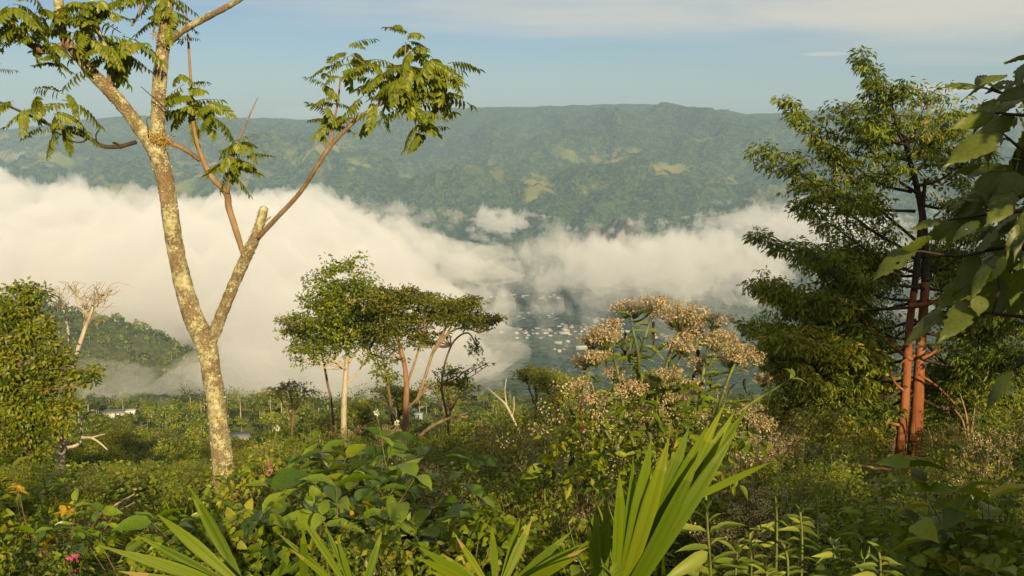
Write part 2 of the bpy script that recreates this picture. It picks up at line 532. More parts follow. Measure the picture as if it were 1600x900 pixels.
# bare rock standing out of the fog at the foot of the range
m_rock, rnt, rout = new_mat('rock_face')
tc_ = N(rnt, 'ShaderNodeNewGeometry'); n_ = N(rnt, 'ShaderNodeTexNoise', i_Scale=0.03, i_Detail=7.0, i_Roughness=.65); rnt.links.new(tc_.outputs['Position'], n_.inputs['Vector'])
c_ = ramp(rnt, n_.outputs['Fac'], [(.40, (.022, .042, .010)), (.52, (.07, .065, .035)), (.72, (.26, .19, .14))])
b_ = N(rnt, 'ShaderNodeBsdfDiffuse'); rnt.links.new(c_, b_.inputs['Color'])
bp_ = N(rnt, 'ShaderNodeBump', i_Distance=18.0); rnt.links.new(n_.outputs['Fac'], bp_.inputs['Height']); rnt.links.new(bp_.outputs[0], b_.inputs['Normal']); rnt.links.new(b_.outputs[0], rout.inputs['Surface'])
for k, (px, py, y, wpx, hpx, lab) in enumerate(((972, 338, 4800, 62, 110, 'jagged bare rock outcrop rising from the fog at the foot of the range'), (926, 350, 4900, 34, 80, 'narrow brown rock face left of the jagged outcrop'))):
    top = at(px, py, y); w = PX_(wpx, y); h = PX_(hpx, y)
    A_, T_ = np.meshgrid(np.linspace(0, 2 * math.pi, 49)[:-1], np.linspace(0, 1, 26))
    rr = w * (T_ * 1.0 + .05) ** .8 * (1 + .42 * fbm(np.cos(A_) * 1.6 + k * 5, np.sin(A_) * 1.6 + T_ * 1.1, 180 + k, 5, mode='ridge'))
    zz = -h * T_ ** .8 + h * .26 * gnoise(np.cos(A_) * 3 + k, np.sin(A_) * 3, 190 + k) * np.minimum(1, T_ * 5)
    V = np.stack([rr * np.cos(A_), rr * np.sin(A_) * 1.6, zz], -1).reshape(-1, 3)
    i = np.arange(25)[:, None] * 48; q = np.arange(48)[None, :]; q2 = (q + 1) % 48
    F = np.stack([i + q, i + 48 + q, i + 48 + q2, i + q2], -1).reshape(-1, 4)
    V = np.concatenate([V, [[0, 0, h * .03]]]); cap = np.stack([np.arange(48), (np.arange(48) + 1) % 48, np.full(48, len(V) - 1)], -1)
    tag(link('rock_outcrop', mesh_np('rock_outcrop', V, [F, cap], m_rock), None, top), lab, 'rock')

# ---------------------------------------------------------------- air
hz_mat, hnt, hout = new_mat('haze_air')
hv = N(hnt, 'ShaderNodeVolumePrincipled')
hv.inputs['Color'].default_value = (0.48, 0.70, 1.0, 1)
hv.inputs['Density'].default_value = 0.000072
hv.inputs['Anisotropy'].default_value = 0.0
hnt.links.new(hv.outputs[0], hout.inputs['Volume'])
bx0, bx1, by0, by1, bz0, bz1 = -17500, 17500, -400, 15500, -1700, 420
hb = np.array([(x, y, z) for x in (bx0, bx1) for y in (by0, by1) for z in (bz0, bz1)], float)
hf = np.array([(0, 1, 3, 2), (4, 6, 7, 5), (0, 4, 5, 1), (2, 3, 7, 6), (0, 2, 6, 4), (1, 5, 7, 3)])
hz = link('haze', mesh_np('haze', hb, hf, hz_mat))
tag(hz, kind='stuff')

# ================================================================ vegetation library
def foliage(name, stops, transl=0.30, rough=0.42, spec=0.35, hue_obj=0.0, vein=None):
    "leaf material: colour by the 'var' value of each leaf, light passing through the blade"
    m, nt, out = new_mat(name)
    L = nt.links.new
    at_ = N(nt, 'ShaderNodeAttribute', attribute_name='var')
    src = at_.outputs['Fac']
    if hue_obj:
        oi = N(nt, 'ShaderNodeObjectInfo')
        ma = N(nt, 'ShaderNodeMath', operation='MULTIPLY_ADD', use_clamp=True)
        L(oi.outputs['Random'], ma.inputs[0]); ma.inputs[1].default_value = hue_obj
        sb = N(nt, 'ShaderNodeMath', operation='SUBTRACT'); L(src, sb.inputs[0]); sb.inputs[1].default_value = hue_obj / 2
        L(sb.outputs[0], ma.inputs[2]); src = ma.outputs[0]
    col = ramp(nt, src, stops)
    if vein is not None:
        tc = N(nt, 'ShaderNodeTexCoord')
        n = N(nt, 'ShaderNodeTexNoise', i_Scale=vein, i_Detail=4.0, i_Roughness=0.65); L(tc.outputs['Object'], n.inputs['Vector'])
        mr = N(nt, 'ShaderNodeMapRange'); L(n.outputs['Fac'], mr.inputs[0]); mr.inputs[1].default_value = .25; mr.inputs[2].default_value = .8; mr.inputs[3].default_value = 0.66; mr.inputs[4].default_value = 1.35
        mx = N(nt, 'ShaderNodeVectorMath', operation='SCALE'); L(col, mx.inputs[0]); L(mr.outputs[0], mx.inputs['Scale'])
        col = mx.outputs[0]
    bs = N(nt, 'ShaderNodeBsdfPrincipled', i_Roughness=rough)
    bs.inputs['Specular IOR Level'].default_value = spec
    L(col, bs.inputs['Base Color'])
    tr = N(nt, 'ShaderNodeBsdfTranslucent')
    sc = N(nt, 'ShaderNodeVectorMath', operation='MULTIPLY'); L(col, sc.inputs[0]); sc.inputs[1].default_value = (1.5, 1.5, 0.7)
    L(sc.outputs[0], tr.inputs['Color'])
    mix = N(nt, 'ShaderNodeMixShader', i_0=transl)
    L(bs.outputs[0], mix.inputs[1]); L(tr.outputs[0], mix.inputs[2])
    L(mix.outputs[0], out.inputs['Surface'])
    return m


def bark(name, cols, scale=6.0, lichen=None, lichen_amt=0.5, bump=0.01, stretch=0.25):
    m, nt, out = new_mat(name)
    L = nt.links.new
    tc = N(nt, 'ShaderNodeTexCoord')
    mp = N(nt, 'ShaderNodeMapping'); mp.inputs['Scale'].default_value = (1, 1, stretch); L(tc.outputs['Object'], mp.inputs[0])
    n = N(nt, 'ShaderNodeTexNoise', i_Scale=scale, i_Detail=7.0, i_Roughness=0.65); L(mp.outputs[0], n.inputs['Vector'])
    col = ramp(nt, n.outputs['Fac'], [(0.28, cols[0]), (0.5, cols[1]), (0.74, cols[2])])
    h = n.outputs['Fac']
    if lichen:
        v = N(nt, 'ShaderNodeTexNoise', i_Scale=scale * 5.5, i_Detail=5.0, i_Roughness=0.7); L(tc.outputs['Object'], v.inputs['Vector'])
        w = N(nt, 'ShaderNodeTexNoise', i_Scale=scale * 0.45, i_Detail=3.0); L(tc.outputs['Object'], w.inputs['Vector'])
        ad = N(nt, 'ShaderNodeMath', operation='MULTIPLY_ADD'); L(w.outputs['Fac'], ad.inputs[0]); ad.inputs[1].default_value = 0.8; L(v.outputs['Fac'], ad.inputs[2])
        mr = N(nt, 'ShaderNodeMapRange', interpolation_type='SMOOTHSTEP'); L(ad.outputs[0], mr.inputs[0])
        mr.inputs[1].default_value = 1.06 - lichen_amt * 0.4; mr.inputs[2].default_value = 1.22 - lichen_amt * 0.4
        n4 = N(nt, 'ShaderNodeTexNoise', i_Scale=scale * 1.8, i_Detail=3.0); L(tc.outputs['Object'], n4.inputs['Vector'])
        lc = ramp(nt, n4.outputs['Fac'], [(0.35, lichen[0]), (0.52, lichen[1]), (0.70, lichen[2])])
        mx = N(nt, 'ShaderNodeMixRGB'); L(mr.outputs[0], mx.inputs[0]); L(col, mx.inputs[1]); L(lc, mx.inputs[2])
        col = mx.outputs[0]
        hs = N(nt, 'ShaderNodeMath', operation='MULTIPLY_ADD'); L(mr.outputs[0], hs.inputs[0]); hs.inputs[1].default_value = 0.7; L(ad.outputs[0], hs.inputs[2])
        h = hs.outputs[0]
    bs = N(nt, 'ShaderNodeBsdfPrincipled', i_Roughness=0.85)
    bs.inputs['Specular IOR Level'].default_value = 0.15
    L(col, bs.inputs['Base Color'])
    bp = N(nt, 'ShaderNodeBump', i_Strength=0.9, i_Distance=bump); L(h, bp.inputs['Height']); L(bp.outputs[0], bs.inputs['Normal'])
    L(bs.outputs[0], out.inputs['Surface'])
    return m


def plain(name, col, rough=0.7, var=0.15, scale=8.0, bump=0.0):
    m, nt, out = new_mat(name)
    L = nt.links.new
    tc = N(nt, 'ShaderNodeTexCoord')
    n = N(nt, 'ShaderNodeTexNoise', i_Scale=scale, i_Detail=5.0); L(tc.outputs['Object'], n.inputs['Vector'])
    c = ramp(nt, n.outputs['Fac'], [(0.3, [k * (1 - var * 2) for k in col]), (0.7, [k * (1 + var) for k in col])])
    bs = N(nt, 'ShaderNodeBsdfPrincipled', i_Roughness=rough); L(c, bs.inputs['Base Color'])
    L(bs.outputs[0], out.inputs['Surface'])
    return m


G_DK, G_MD, G_LT, G_YL = (0.034, 0.058, 0.005), (0.118, 0.160, 0.007), (0.225, 0.255, 0.012), (0.30, 0.25, 0.024)
M_leaf = foliage('leaf_green', [(0, G_DK), (.4, G_MD), (.85, G_LT), (1, G_YL)], hue_obj=0.5)
M_feather = foliage('leaf_feathery', [(0, (0.022, 0.045, 0.005)), (.4, (0.088, .128, .007)), (.85, (.20, .235, .012)), (1, (.24, .20, .02))], hue_obj=0.25)
M_leaf_near = foliage('leaf_near', [(0, (0.035, .065, .004)), (.4, (.105, .155, .006)), (.9, (.21, .25, .012)), (1, (.26, .25, .02))], transl=0.34, rough=0.5, spec=0.25, hue_obj=0.35, vein=22.0)
M_gloss = foliage('leaf_glossy', [(0, (0.028, .065, .004)), (.5, (.095, .165, .006)), (1, (.20, .27, .012))], transl=0.28, rough=0.36, spec=0.38, hue_obj=0.15, vein=18.0)
M_pinnate = foliage('leaf_pinnate', [(0, (0.05, .075, .008)), (.45, (.145, .185, .012)), (.85, (.23, .26, .02)), (.93, (.28, .20, .03)), (1, (.24, .11, .04))], transl=0.34, rough=0.4, hue_obj=0.15)
M_pale = foliage('leaf_pale_herb', [(0, (0.075, .12, .015)), (.5, (.15, .20, .025)), (1, (.26, .30, .05))], transl=0.32, rough=0.5, hue_obj=0.2)
M_palm = foliage('palm_blade', [(0, (0.055, .10, .004)), (.45, (.11, .165, .005)), (.86, (.18, .225, .010)), (.93, (.24, .23, .03)), (1, (.34, .24, .09))], transl=0.38, rough=0.5, spec=0.2, hue_obj=0.15)
M_rust = foliage('leaf_rusty', [(0, (0.045, .055, .009)), (.4, (.105, .122, .011)), (.8, (.19, .19, .018)), (1, (.26, .20, .03))], transl=0.3, hue_obj=0.2)
M_dry = foliage('dry_flower', [(0, (0.17, .12, .055)), (.4, (.36, .27, .15)), (.8, (.50, .40, .25)), (1, (.60, .52, .34))], transl=0.25, rough=0.8, spec=0.1)
M_deadleaf = foliage('dead_leaf', [(0, (.05, .03, .015)), (.5, (.14, .08, .03)), (1, (.30, .20, .09))], transl=0.2, rough=0.8, spec=0.1)
M_yellow = foliage('yellow_leaf', [(0, (.40, .22, .01)), (.5, (.52, .33, .015)), (1, (.55, .42, .03))], transl=0.3, rough=0.5)
M_pink = foliage('pink_petal', [(0, (.38, .06, .15)), (1, (.60, .15, .28))], transl=0.3, rough=0.6)
M_white_petal = foliage('white_petal', [(0, (.55, .55, .45)), (1, (.8, .8, .7))], transl=0.3, rough=0.6)
M_stem = plain('green_stem', (0.13, 0.15, 0.035), 0.6, 0.3, 12)
M_twig = plain('brown_twig', (0.15, 0.095, 0.05), 0.8, 0.3, 14)
M_bark_lichen = bark('lichen_bark', [(.14, .085, .045), (.27, .18, .10), (.40, .30, .18)], 11.0, [(.28, .26, .12), (.42, .385, .22), (.54, .51, .37)], 0.72, 0.014, 0.6)
M_bark_smooth = bark('smooth_bark', [(.13, .085, .045), (.24, .16, .085), (.35, .25, .14)], 9.0, [(.30, .26, .14), (.42, .36, .22), (.5, .45, .3)], 0.20, 0.006)
M_bark_dark = bark('dark_bark', [(.03, .022, .018), (.055, .04, .03), (.10, .07, .045)], 9.0, None, 0, 0.006)  # also stands in for shade on the lichened tree's low left branch
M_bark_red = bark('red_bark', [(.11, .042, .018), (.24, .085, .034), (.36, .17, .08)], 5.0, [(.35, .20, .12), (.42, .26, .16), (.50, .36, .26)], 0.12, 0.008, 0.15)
M_bark_tan = bark('tan_red_bark', [(.13, .075, .042), (.24, .135, .078), (.33, .22, .14)], 4.0, None, 0, 0.01)
M_bark_pale = bark('pale_bark', [(.20, .17, .12), (.40, .35, .26), (.55, .50, .40)], 4.0, None, 0, 0.012)
M_bark_brown = bark('brown_bark', [(.06, .04, .025), (.13, .09, .055), (.22, .16, .10)], 4.0, None, 0, 0.012)
M_moss = foliage('orange_moss', [(0, (.25, .12, .01)), (.5, (.45, .24, .015)), (1, (.50, .36, .04))], transl=0.2, rough=0.9, spec=0.1)


# ---- tubes
def smooth_path(pts, rad, sub=5):
    "Catmull-Rom through the points"
    P = [Vector(p) for p in pts]
    if len(P) < 3: sub = max(sub, 2)
    out, ro = [], []
    for i in range(len(P) - 1):
        p0 = P[i - 1] if i > 0 else P[0] * 2 - P[1]
        p1, p2 = P[i], P[i + 1]
        p3 = P[i + 2] if i + 2 < len(P) else P[-1] * 2 - P[-2]
        for k in range(sub):
            t = k / sub
            out.append(0.5 * ((2 * p1) + (p2 - p0) * t + (2 * p0 - 5 * p1 + 4 * p2 - p3) * t * t + (3 * p1 - p0 - 3 * p2 + p3) * t ** 3))
            ro.append(rad[i] * (1 - t) + rad[i + 1] * t)
    out.append(P[-1]); ro.append(rad[-1])
    return out, ro


class MB:
    "collects tubes and leaves, builds ONE mesh"
    def __init__(s): s.V, s.F3, s.F4, s.v3, s.v4, s.n = [], [], [], [], [], 0

    def add(s, V, F, var=0.5):
        V = np.asarray(V, float).reshape(-1, 3); F = np.asarray(F, int)
        vv = np.full(len(F), var) if np.isscalar(var) else np.asarray(var, float)
        s.V.append(V)
        (s.F3 if F.shape[1] == 3 else s.F4).append(F + s.n)
        (s.v3 if F.shape[1] == 3 else s.v4).append(vv)
        s.n += len(V)

    def tube(s, pts, rad, seg=8, sub=5, rough=0.0, cap=True, seed=0, var=0.5):
        P, r = smooth_path(pts, rad, sub)
        n = len(P)
        pr = random.Random(seed * 7 + n)
        up = Vector((0.13, -0.97, 0.21)).normalized()
        rings = []
        T = None
        for i in range(n):
            t = (P[min(i + 1, n - 1)] - P[max(i - 1, 0)]).normalized()
            a = up - t * up.dot(t)
            if a.length < 1e-4: a = t.orthogonal()
            a.normalize(); b = t.cross(a); up = a
            ring = []
            for k in range(seg):
                th = 2 * math.pi * k / seg
                rr = r[i] * (1 + rough * (pr.random() - 0.5) * 2)
                ring.append(P[i] + a * (math.cos(th) * rr) + b * (math.sin(th) * rr))
            rings.append(ring)
        V = np.array([list(v) for ring in rings for v in ring] + [list(P[-1] + (P[-1] - P[-2]).normalized() * r[-1] * 0.6), list(P[0])])
        i = np.arange(n - 1)[:, None] * seg; k = np.arange(seg)[None, :]; k2 = (k + 1) % seg
        F = np.stack([i + k, i + k2, i + seg + k2, i + seg + k], -1).reshape(-1, 4)
        n0 = s.n
        s.add(V, F, var)
        k = np.arange(seg)
        tip = np.stack([(n - 1) * seg + k, (n - 1) * seg + (k + 1) % seg, np.full(seg, n * seg)], -1)
        bot = np.stack([(k + 1) % seg, k, np.full(seg, n * seg + 1)], -1)
        s.F3.append(np.concatenate([tip, bot]) + n0); s.v3.append(np.full(2 * seg, var))
        return P

    def leaves(s, tmpl, P, D, Nn, Lg, W, var):
        "stamp the leaf template at points P, pointing along D with upper side Nn"
        tv, tf = tmpl
        P, D, Nn = np.asarray(P, float), np.asarray(D, float), np.asarray(Nn, float)
        n = len(P)
        if n == 0: return
        D = D / (np.linalg.norm(D, axis=1, keepdims=True) + 1e-9)
        X = np.cross(D, Nn); X /= (np.linalg.norm(X, axis=1, keepdims=True) + 1e-9)
        Z = np.cross(X, D)
        Lg = np.broadcast_to(Lg, (n,))[:, None, None]; W = np.broadcast_to(W, (n,))[:, None, None]
        V = P[:, None, :] + X[:, None, :] * (tv[None, :, 0:1] * W) + D[:, None, :] * (tv[None, :, 1:2] * Lg) + Z[:, None, :] * (tv[None, :, 2:3] * Lg)
        F = tf[None] + (np.arange(n) * len(tv))[:, None, None]
        s.add(V.reshape(-1, 3), F.reshape(-1, tf.shape[1]), np.repeat(np.broadcast_to(var, (n,)), len(tf)))

    def mesh(s, name, mat, smooth=True):
        V = np.concatenate(s.V)
        Fs, vs = [], []
        if s.F4: Fs.append(np.concatenate(s.F4)); vs.append(np.concatenate(s.v4))
        if s.F3: Fs.append(np.concatenate(s.F3)); vs.append(np.concatenate(s.v3))
        return mesh_np(name, V, Fs, mat, smooth, np.concatenate(vs))

    def build(s, name, mat, parent=None, smooth=True):
        return link(name, s.mesh(name, mat, smooth), parent)


# ---- leaf templates: unit length, half width 0.5, fold = V shape, droop = bend down
KITE = (np.array([(0, 0, 0), (-.5, .42, .07), (0, 1, -.10), (.5, .42, .07)]), np.array([(0, 1, 2), (0, 2, 3)]))


def blade(rows=5, prof=None, fold=0.10, droop=0.25, wav=0.0):
    prof = prof or (lambda t: math.sin(math.pi * min(1, t ** 0.8)) ** 0.75)
    V = [(0, 0, 0)]
    for i in range(1, rows):
        t = i / rows
        w = 0.5 * prof(t); z = -droop * t * t; e = fold * w * 2 + wav * math.sin(i * 2.4)
        y = t - 0.06 * droop * t
        V += [(-w, y, z + e), (0, y, z), (w, y, z + e)]
    V.append((0, 1 - 0.12 * droop, -droop))
    F = [(0, 1, 2), (0, 2, 3)]
    for i in range(rows - 2):
        a = 1 + i * 3
        F += [(a, a + 3, a + 4), (a, a + 4, a + 1), (a + 1, a + 4, a + 5), (a + 1, a + 5, a + 2)]
    a = 1 + (rows - 2) * 3
    n = len(V) - 1
    F += [(a, n, a + 1), (a + 1, n, a + 2)]
    return np.array(V), np.array(F)


OVAL = blade(5, None, 0.10, 0.22)
ACUM = blade(7, lambda t: math.sin(math.pi * t ** 0.72) ** 0.9 * (1 if t < .8 else .72), 0.10, 0.28, 0.012)
HEART = blade(6, lambda t: (min(1, t * 5) ** .5) * (1 - t) ** 0.75 * 1.18, 0.08, 0.25)
LANCE = blade(5, lambda t: math.sin(math.pi * t ** 0.75) ** 1.1, 0.12, 0.30)


def rnd_dirs(n, r, up=0.0):
    v = np.array([(r.gauss(0, 1), r.gauss(0, 1), r.gauss(0, 1) + up) for _ in range(n)])
    return v / np.linalg.norm(v, axis=1, keepdims=True)


def leaf_cloud(mb, centers, radii, per, size, r, aspect=0.5, droop=0.35, tmpl=KITE, out_from=None, flat=0.7, var_c=0.5, var_s=0.22, vlift=0.0):
    """per leaves round each centre, pointing outward and a bit down; centres get their own shade"""
    P, D, Nn, Lg, va = [], [], [], [], []
    for c, rad in zip(centers, radii):
        c = Vector(c)
        cv = r.gauss(var_c, var_s)
        for _ in range(per):
            d = Vector((r.gauss(0, 1), r.gauss(0, 1), r.gauss(0, 1) * flat))
            if d.length < 1e-3: continue
            d.normalize()
            p = c + Vector((d.x, d.y, d.z * flat)) * rad * (r.random() ** 0.45)
            dd = d + Vector((r.gauss(0, .35), r.gauss(0, .35), r.gauss(0, .25) - droop))
            nn = Vector((r.gauss(.12, .6), r.gauss(-.38, .6), .75))
            P.append(p); D.append(dd.normalized()); Nn.append(nn)
            Lg.append(size * r.uniform(.65, 1.25)); va.append(min(1, max(0, cv + r.gauss(0, .13))))
    Lg = np.array(Lg)
    mb.leaves(tmpl, np.array([list(p) for p in P]), np.array([list(p) for p in D]), np.array([list(p) for p in Nn]), Lg, Lg * aspect, np.array(va))


def lobe_centers(lobes, n, r, shell=0.35):
    "n points spread over ellipsoid lobes (centre, rx, ry, rz), mostly near the surface"
    w = [rx * ry + rx * rz + ry * rz for _, rx, ry, rz in lobes]
    out = []
    for _ in range(n):
        c, rx, ry, rz = r.choices(lobes, w)[0]
        d = Vector((r.gauss(0, 1), r.gauss(0, 1), r.gauss(0, 1))).normalized()
        k = 1 - shell * r.random() ** 1.5
        out.append(Vector(c) + Vector((d.x * rx, d.y * ry, d.z * rz)) * k)
    return out


def ragged(C, r, amt, scale):
    "push clump centres about so the crown's outline is uneven: sprays reach out, gaps open"
    out = []
    ph = [r.uniform(0, 6.28) for _ in range(6)]
    for c in C:
        n = math.sin(c.x / scale * 2.1 + ph[0]) * math.sin(c.z / scale * 2.7 + ph[1]) + math.sin(c.y / scale * 2.3 + ph[2] + c.z / scale * 1.3)
        if n < -.75 and r.random() < .75: continue
        out.append(c + Vector((r.gauss(0, amt), r.gauss(0, amt), r.gauss(0, amt * .6) + max(0, n) * amt * .5)))
    return out


def branch_to(mb, a, b, r0, r1, r, sag=0.0, seg=5, kink=0.08, mid=2, seed=0):
    a, b = Vector(a), Vector(b)
    L = (b - a).length
    pts = [a]
    for i in range(1, mid + 1):
        t = i / (mid + 1)
        p = a.lerp(b, t) + Vector((r.gauss(0, kink), r.gauss(0, kink), r.gauss(0, kink) + sag * math.sin(math.pi * t))) * L
        pts.append(p)
    pts.append(b)
    rad = [r0 + (r1 - r0) * i / (len(pts) - 1) for i in range(len(pts))]
    mb.tube(pts, rad, seg, 3, 0.05, seed=seed)
    return pts


def copy_tree(o, parent=None):
    c = o.copy(); COL.objects.link(c)
    if parent is not None: c.parent = parent
    for ch in KIDS.get(o.name, []): copy_tree(ch, c)
    return c


KIDS = {}


def thing(name, loc, label, cat, group=None, rz=0.0):
    e = empty(name, loc, rz)
    return tag(e, label, cat, group)


def kid(o, parent):
    o.parent = parent
    KIDS.setdefault(parent.name, []).append(o)
    return o


def ground(x, y): return float(H(np.array([x]), np.array([y]))[0])

# ================================================================ forest
def proto_tree(kind, seed, hgt, n_cl, per, lsize, mats, seg=6):
    """trunk and crown meshes of one forest tree, base at the origin, crown a cloud of leaf clumps"""
    r = random.Random(seed)
    tk, cr = MB(), MB()
    lobes = []
    if kind == 'round':
        th = hgt * .45
        top = Vector((r.uniform(-.05, .05) * hgt, r.uniform(-.05, .05) * hgt, hgt * .72))
        tk.tube([(0, 0, -1.5), (0, 0, th * .5), top], [hgt * .022, hgt * .018, hgt * .006], seg, 3, .05, seed=seed)
        for _ in range(r.randint(4, 7)):
            a = r.uniform(0, 2 * math.pi); q = r.uniform(.05, .24) * hgt
            c = Vector((math.cos(a) * q, math.sin(a) * q, hgt * r.uniform(.52, .86)))
            branch_to(tk, (0, 0, th * r.uniform(.7, 1.1)), c, hgt * .011, hgt * .004, r, seg=4)
            s = hgt * r.uniform(.13, .20)
            lobes.append((c, s, s, s * r.uniform(.65, .95)))
        flat, drp = .75, .3
    elif kind == 'umbrella':
        for _ in range(r.randint(6, 9)):
            a = r.uniform(0, 2 * math.pi); q = r.uniform(.10, .42) * hgt
            c = Vector((math.cos(a) * q, math.sin(a) * q, hgt * (r.uniform(.80, .98) - .25 * (q / hgt))))
            branch_to(tk, (0, 0, hgt * r.uniform(.3, .5)), c, hgt * .010, hgt * .003, r, seg=4, sag=.05)
            s = hgt * r.uniform(.15, .22)
            lobes.append((c, s, s, s * .20))
        tk.tube([(0, 0, -1.5), (0, 0, hgt * .3), (r.uniform(-.04, .04) * hgt, 0, hgt * .6)], [hgt * .02, hgt * .016, hgt * .008], seg, 3, .05, seed=seed)
        flat, drp = .35, .05
    elif kind == 'tall':
        tk.tube([(0, 0, -1.5), (r.uniform(-.03, .03) * hgt, 0, hgt * .5), (0, 0, hgt * .88)], [hgt * .017, hgt * .013, hgt * .005], seg, 3, .05, seed=seed)
        for k in range(r.randint(5, 7)):
            c = Vector((r.uniform(-.10, .10) * hgt, r.uniform(-.10, .10) * hgt, hgt * (.55 + .07 * k)))
            s = hgt * r.uniform(.08, .14)
            lobes.append((c, s, s, s * .75))
            branch_to(tk, (0, 0, c.z - .1 * hgt), c, hgt * .007, hgt * .003, r, seg=4)
        flat, drp = .6, .4
    else:                                            # low bushy tree
        for k in range(r.randint(5, 8)):
            a = r.uniform(0, 2 * math.pi); q = r.uniform(.05, .38) * hgt
            c = Vector((math.cos(a) * q, math.sin(a) * q, hgt * r.uniform(.35, .80)))
            s = hgt * r.uniform(.18, .30)
            lobes.append((c, s, s, s * .7))
            branch_to(tk, (0, 0, -.5), c, hgt * .016, hgt * .005, r, seg=4)
        flat, drp = .7, .35
    C = lobe_centers(lobes, n_cl, r, .55)
    leaf_cloud(cr, C, [lsize * r.uniform(1.3, 2.4) for _ in C], per, lsize, r, aspect=.55, droop=drp, flat=flat, var_c=.48)
    return tk.mesh('trunk', mats[1]), cr.mesh('crown', mats[0], smooth=False)


TREE_KIND = {
    'round': ('forest_tree', 'round leafy tree'),
    'umbrella': ('shade_tree', 'flat topped shade tree'),
    'tall': ('tall_forest_tree', 'tall pale trunked tree'),
    'bush': ('bushy_tree', 'low bushy tree'),
}
GRP = {'round': 'round forest trees on the slope', 'umbrella': 'flat topped shade trees on the slope',
       'tall': 'tall narrow trees on the slope', 'bush': 'low bushy trees on the slope'}



def where(px):
    for lim, t in ((130, 'below the left edge tree'), (310, 'left of the lichened trunk'), (440, 'just right of the lichened trunk'), (590, 'around the white trunked tree'), (720, 'around the red trunked tree'),
                   (880, 'left of the dried flower weed'), (1180, 'behind the dried flower weed'), (1390, 'left of the twin red trunks')):
        if px < lim: return t
    return 'right of the twin red trunks'


def slope(y): return 'high on the near slope' if y < 60 else 'half way down the slope' if y < 150 else 'far down the slope'


near_protos, mid_protos = {}, {}
for kind, hgt in (('round', 9.5), ('umbrella', 8.5), ('tall', 12.0), ('bush', 4.5)):
    lt = {'round': M_leaf, 'umbrella': M_rust, 'tall': M_leaf, 'bush': M_leaf}[kind]
    bk = {'round': M_bark_brown, 'umbrella': M_bark_brown, 'tall': M_bark_pale, 'bush': M_bark_brown}[kind]
    near_protos[kind] = [proto_tree(kind, 100 + k * 7 + len(kind), hgt, 330, 17, 0.23 if kind != 'bush' else .17, (lt if k else M_leaf, bk)) for k in range(3)]
    mid_protos[kind] = [proto_tree(kind, 300 + k * 7 + len(kind), hgt, 140, 12, 0.46 if kind != 'bush' else .30, (lt if k else M_leaf, bk), 4) for k in range(3)]

rf = random.Random(77)


def clear_spot(px, py, y):
    "keep trees off the houses, the open scrub and the sight lines of the photograph"
    return False


spots = []
qr = np.random.RandomState(77)
qy = 30 + 530 * qr.rand(9000) ** 0.62
qx = (qr.rand(9000) * 2 - 1) * (.60 * qy + 6)
qz = H(qx, qy)
qpx, qpy = px_of(qx, qy, qz)
cells = {}
for x, y, z, px, py in zip(qx, qy, qz, qpx, qpy):
    if px < -120 or px > 1720: continue
    dens = 3.2 + y * .012
    ci, cj = int(x // 12), int(y // 12)
    if any((x - a) ** 2 + (y - b) ** 2 < dens * dens for di in (-1, 0, 1) for dj in (-1, 0, 1) for a, b in cells.get((ci + di, cj + dj), ())): continue
    cells.setdefault((ci, cj), []).append((x, y))
    spots.append((x, y, z, px, py))
    if len(spots) >= 900: break
spots.sort(key=lambda t: t[1])

HOUSES = [(190, 644, 525.0), (374, 684, 390.0), (655, 648, 500.0)]


def allowed_height(x, y, px, gz):
    """the tallest tree the photograph leaves room for at this spot"""
    # top line of the wood by pixel column
    lim = np.interp(px, [-200, 0, 160, 220, 320, 420, 520, 620, 740, 830, 900, 1000, 1150, 1200, 1400, 1700],
                    [560, 590, 606, 606, 604, 600, 588, 585, 580, 572, 585, 560, 520, 500, 470, 430])
    if y < 330: lim = max(lim, np.interp(px, [0, 90, 330, 430, 560, 700, 830, 1000, 1200, 1400], [600, 628, 650, 618, 600, 600, 600, 590, 560, 520]) + (10 if y > 120 else 25))
    if y < 90: lim += 25
    if y < 48: lim = max(lim, np.interp(px, [0, 90, 330, 430, 560, 700, 830, 1000, 1180, 1250, 1380, 1460, 1520, 1700], [712, 740, 700, 682, 672, 665, 650, 620, 600, 640, 705, 705, 650, 590]))
    for hx, hy, hd in HOUSES:
        if abs(px - hx) < 42 and y < hd + 6: lim = max(lim, hy + 4)
    p = at(px, lim, y)
    return p.z - gz


n_ind = 0
far_mb = {'crown': MB(), 'trunk': MB()}
for i, (x, y, z, px, py) in enumerate(spots):
    h_ok = allowed_height(x, y, px, z)
    if h_ok < 1.8: continue
    if h_ok < 5.5: kind = 'bush'
    else:
        open_scrub = 150 < px < 420 and y < 330
        kind = rf.choices(['round', 'umbrella', 'tall', 'bush'], [3, 2.2, 1.4, 5 if open_scrub else .6])[0]
    base_h = {'round': 9.5, 'umbrella': 8.5, 'tall': 12.0, 'bush': 4.5}[kind]
    hgt = min(h_ok * rf.uniform(.72, 1.0), base_h * rf.uniform(.75, 1.5))
    s = hgt / base_h
    protos = (near_protos if y < 110 else mid_protos)[kind]
    tm, cm = rf.choice(protos)
    if n_ind >= 300: break
    nm, lab = TREE_KIND[kind]
    e = empty(nm, (x, y, z), rf.uniform(0, 6.28)); e.scale = (s * rf.uniform(.9, 1.2), s * rf.uniform(.9, 1.2), s)
    tag(e, '%s %s, %s' % (lab, slope(y), where(px)), 'tree', GRP[kind])
    link('trunk', tm, e); link('crown', cm, e)
    n_ind += 1
last_y = spots[min(i, len(spots) - 1)][1]
print('individual forest trees', n_ind, 'to y', last_y)


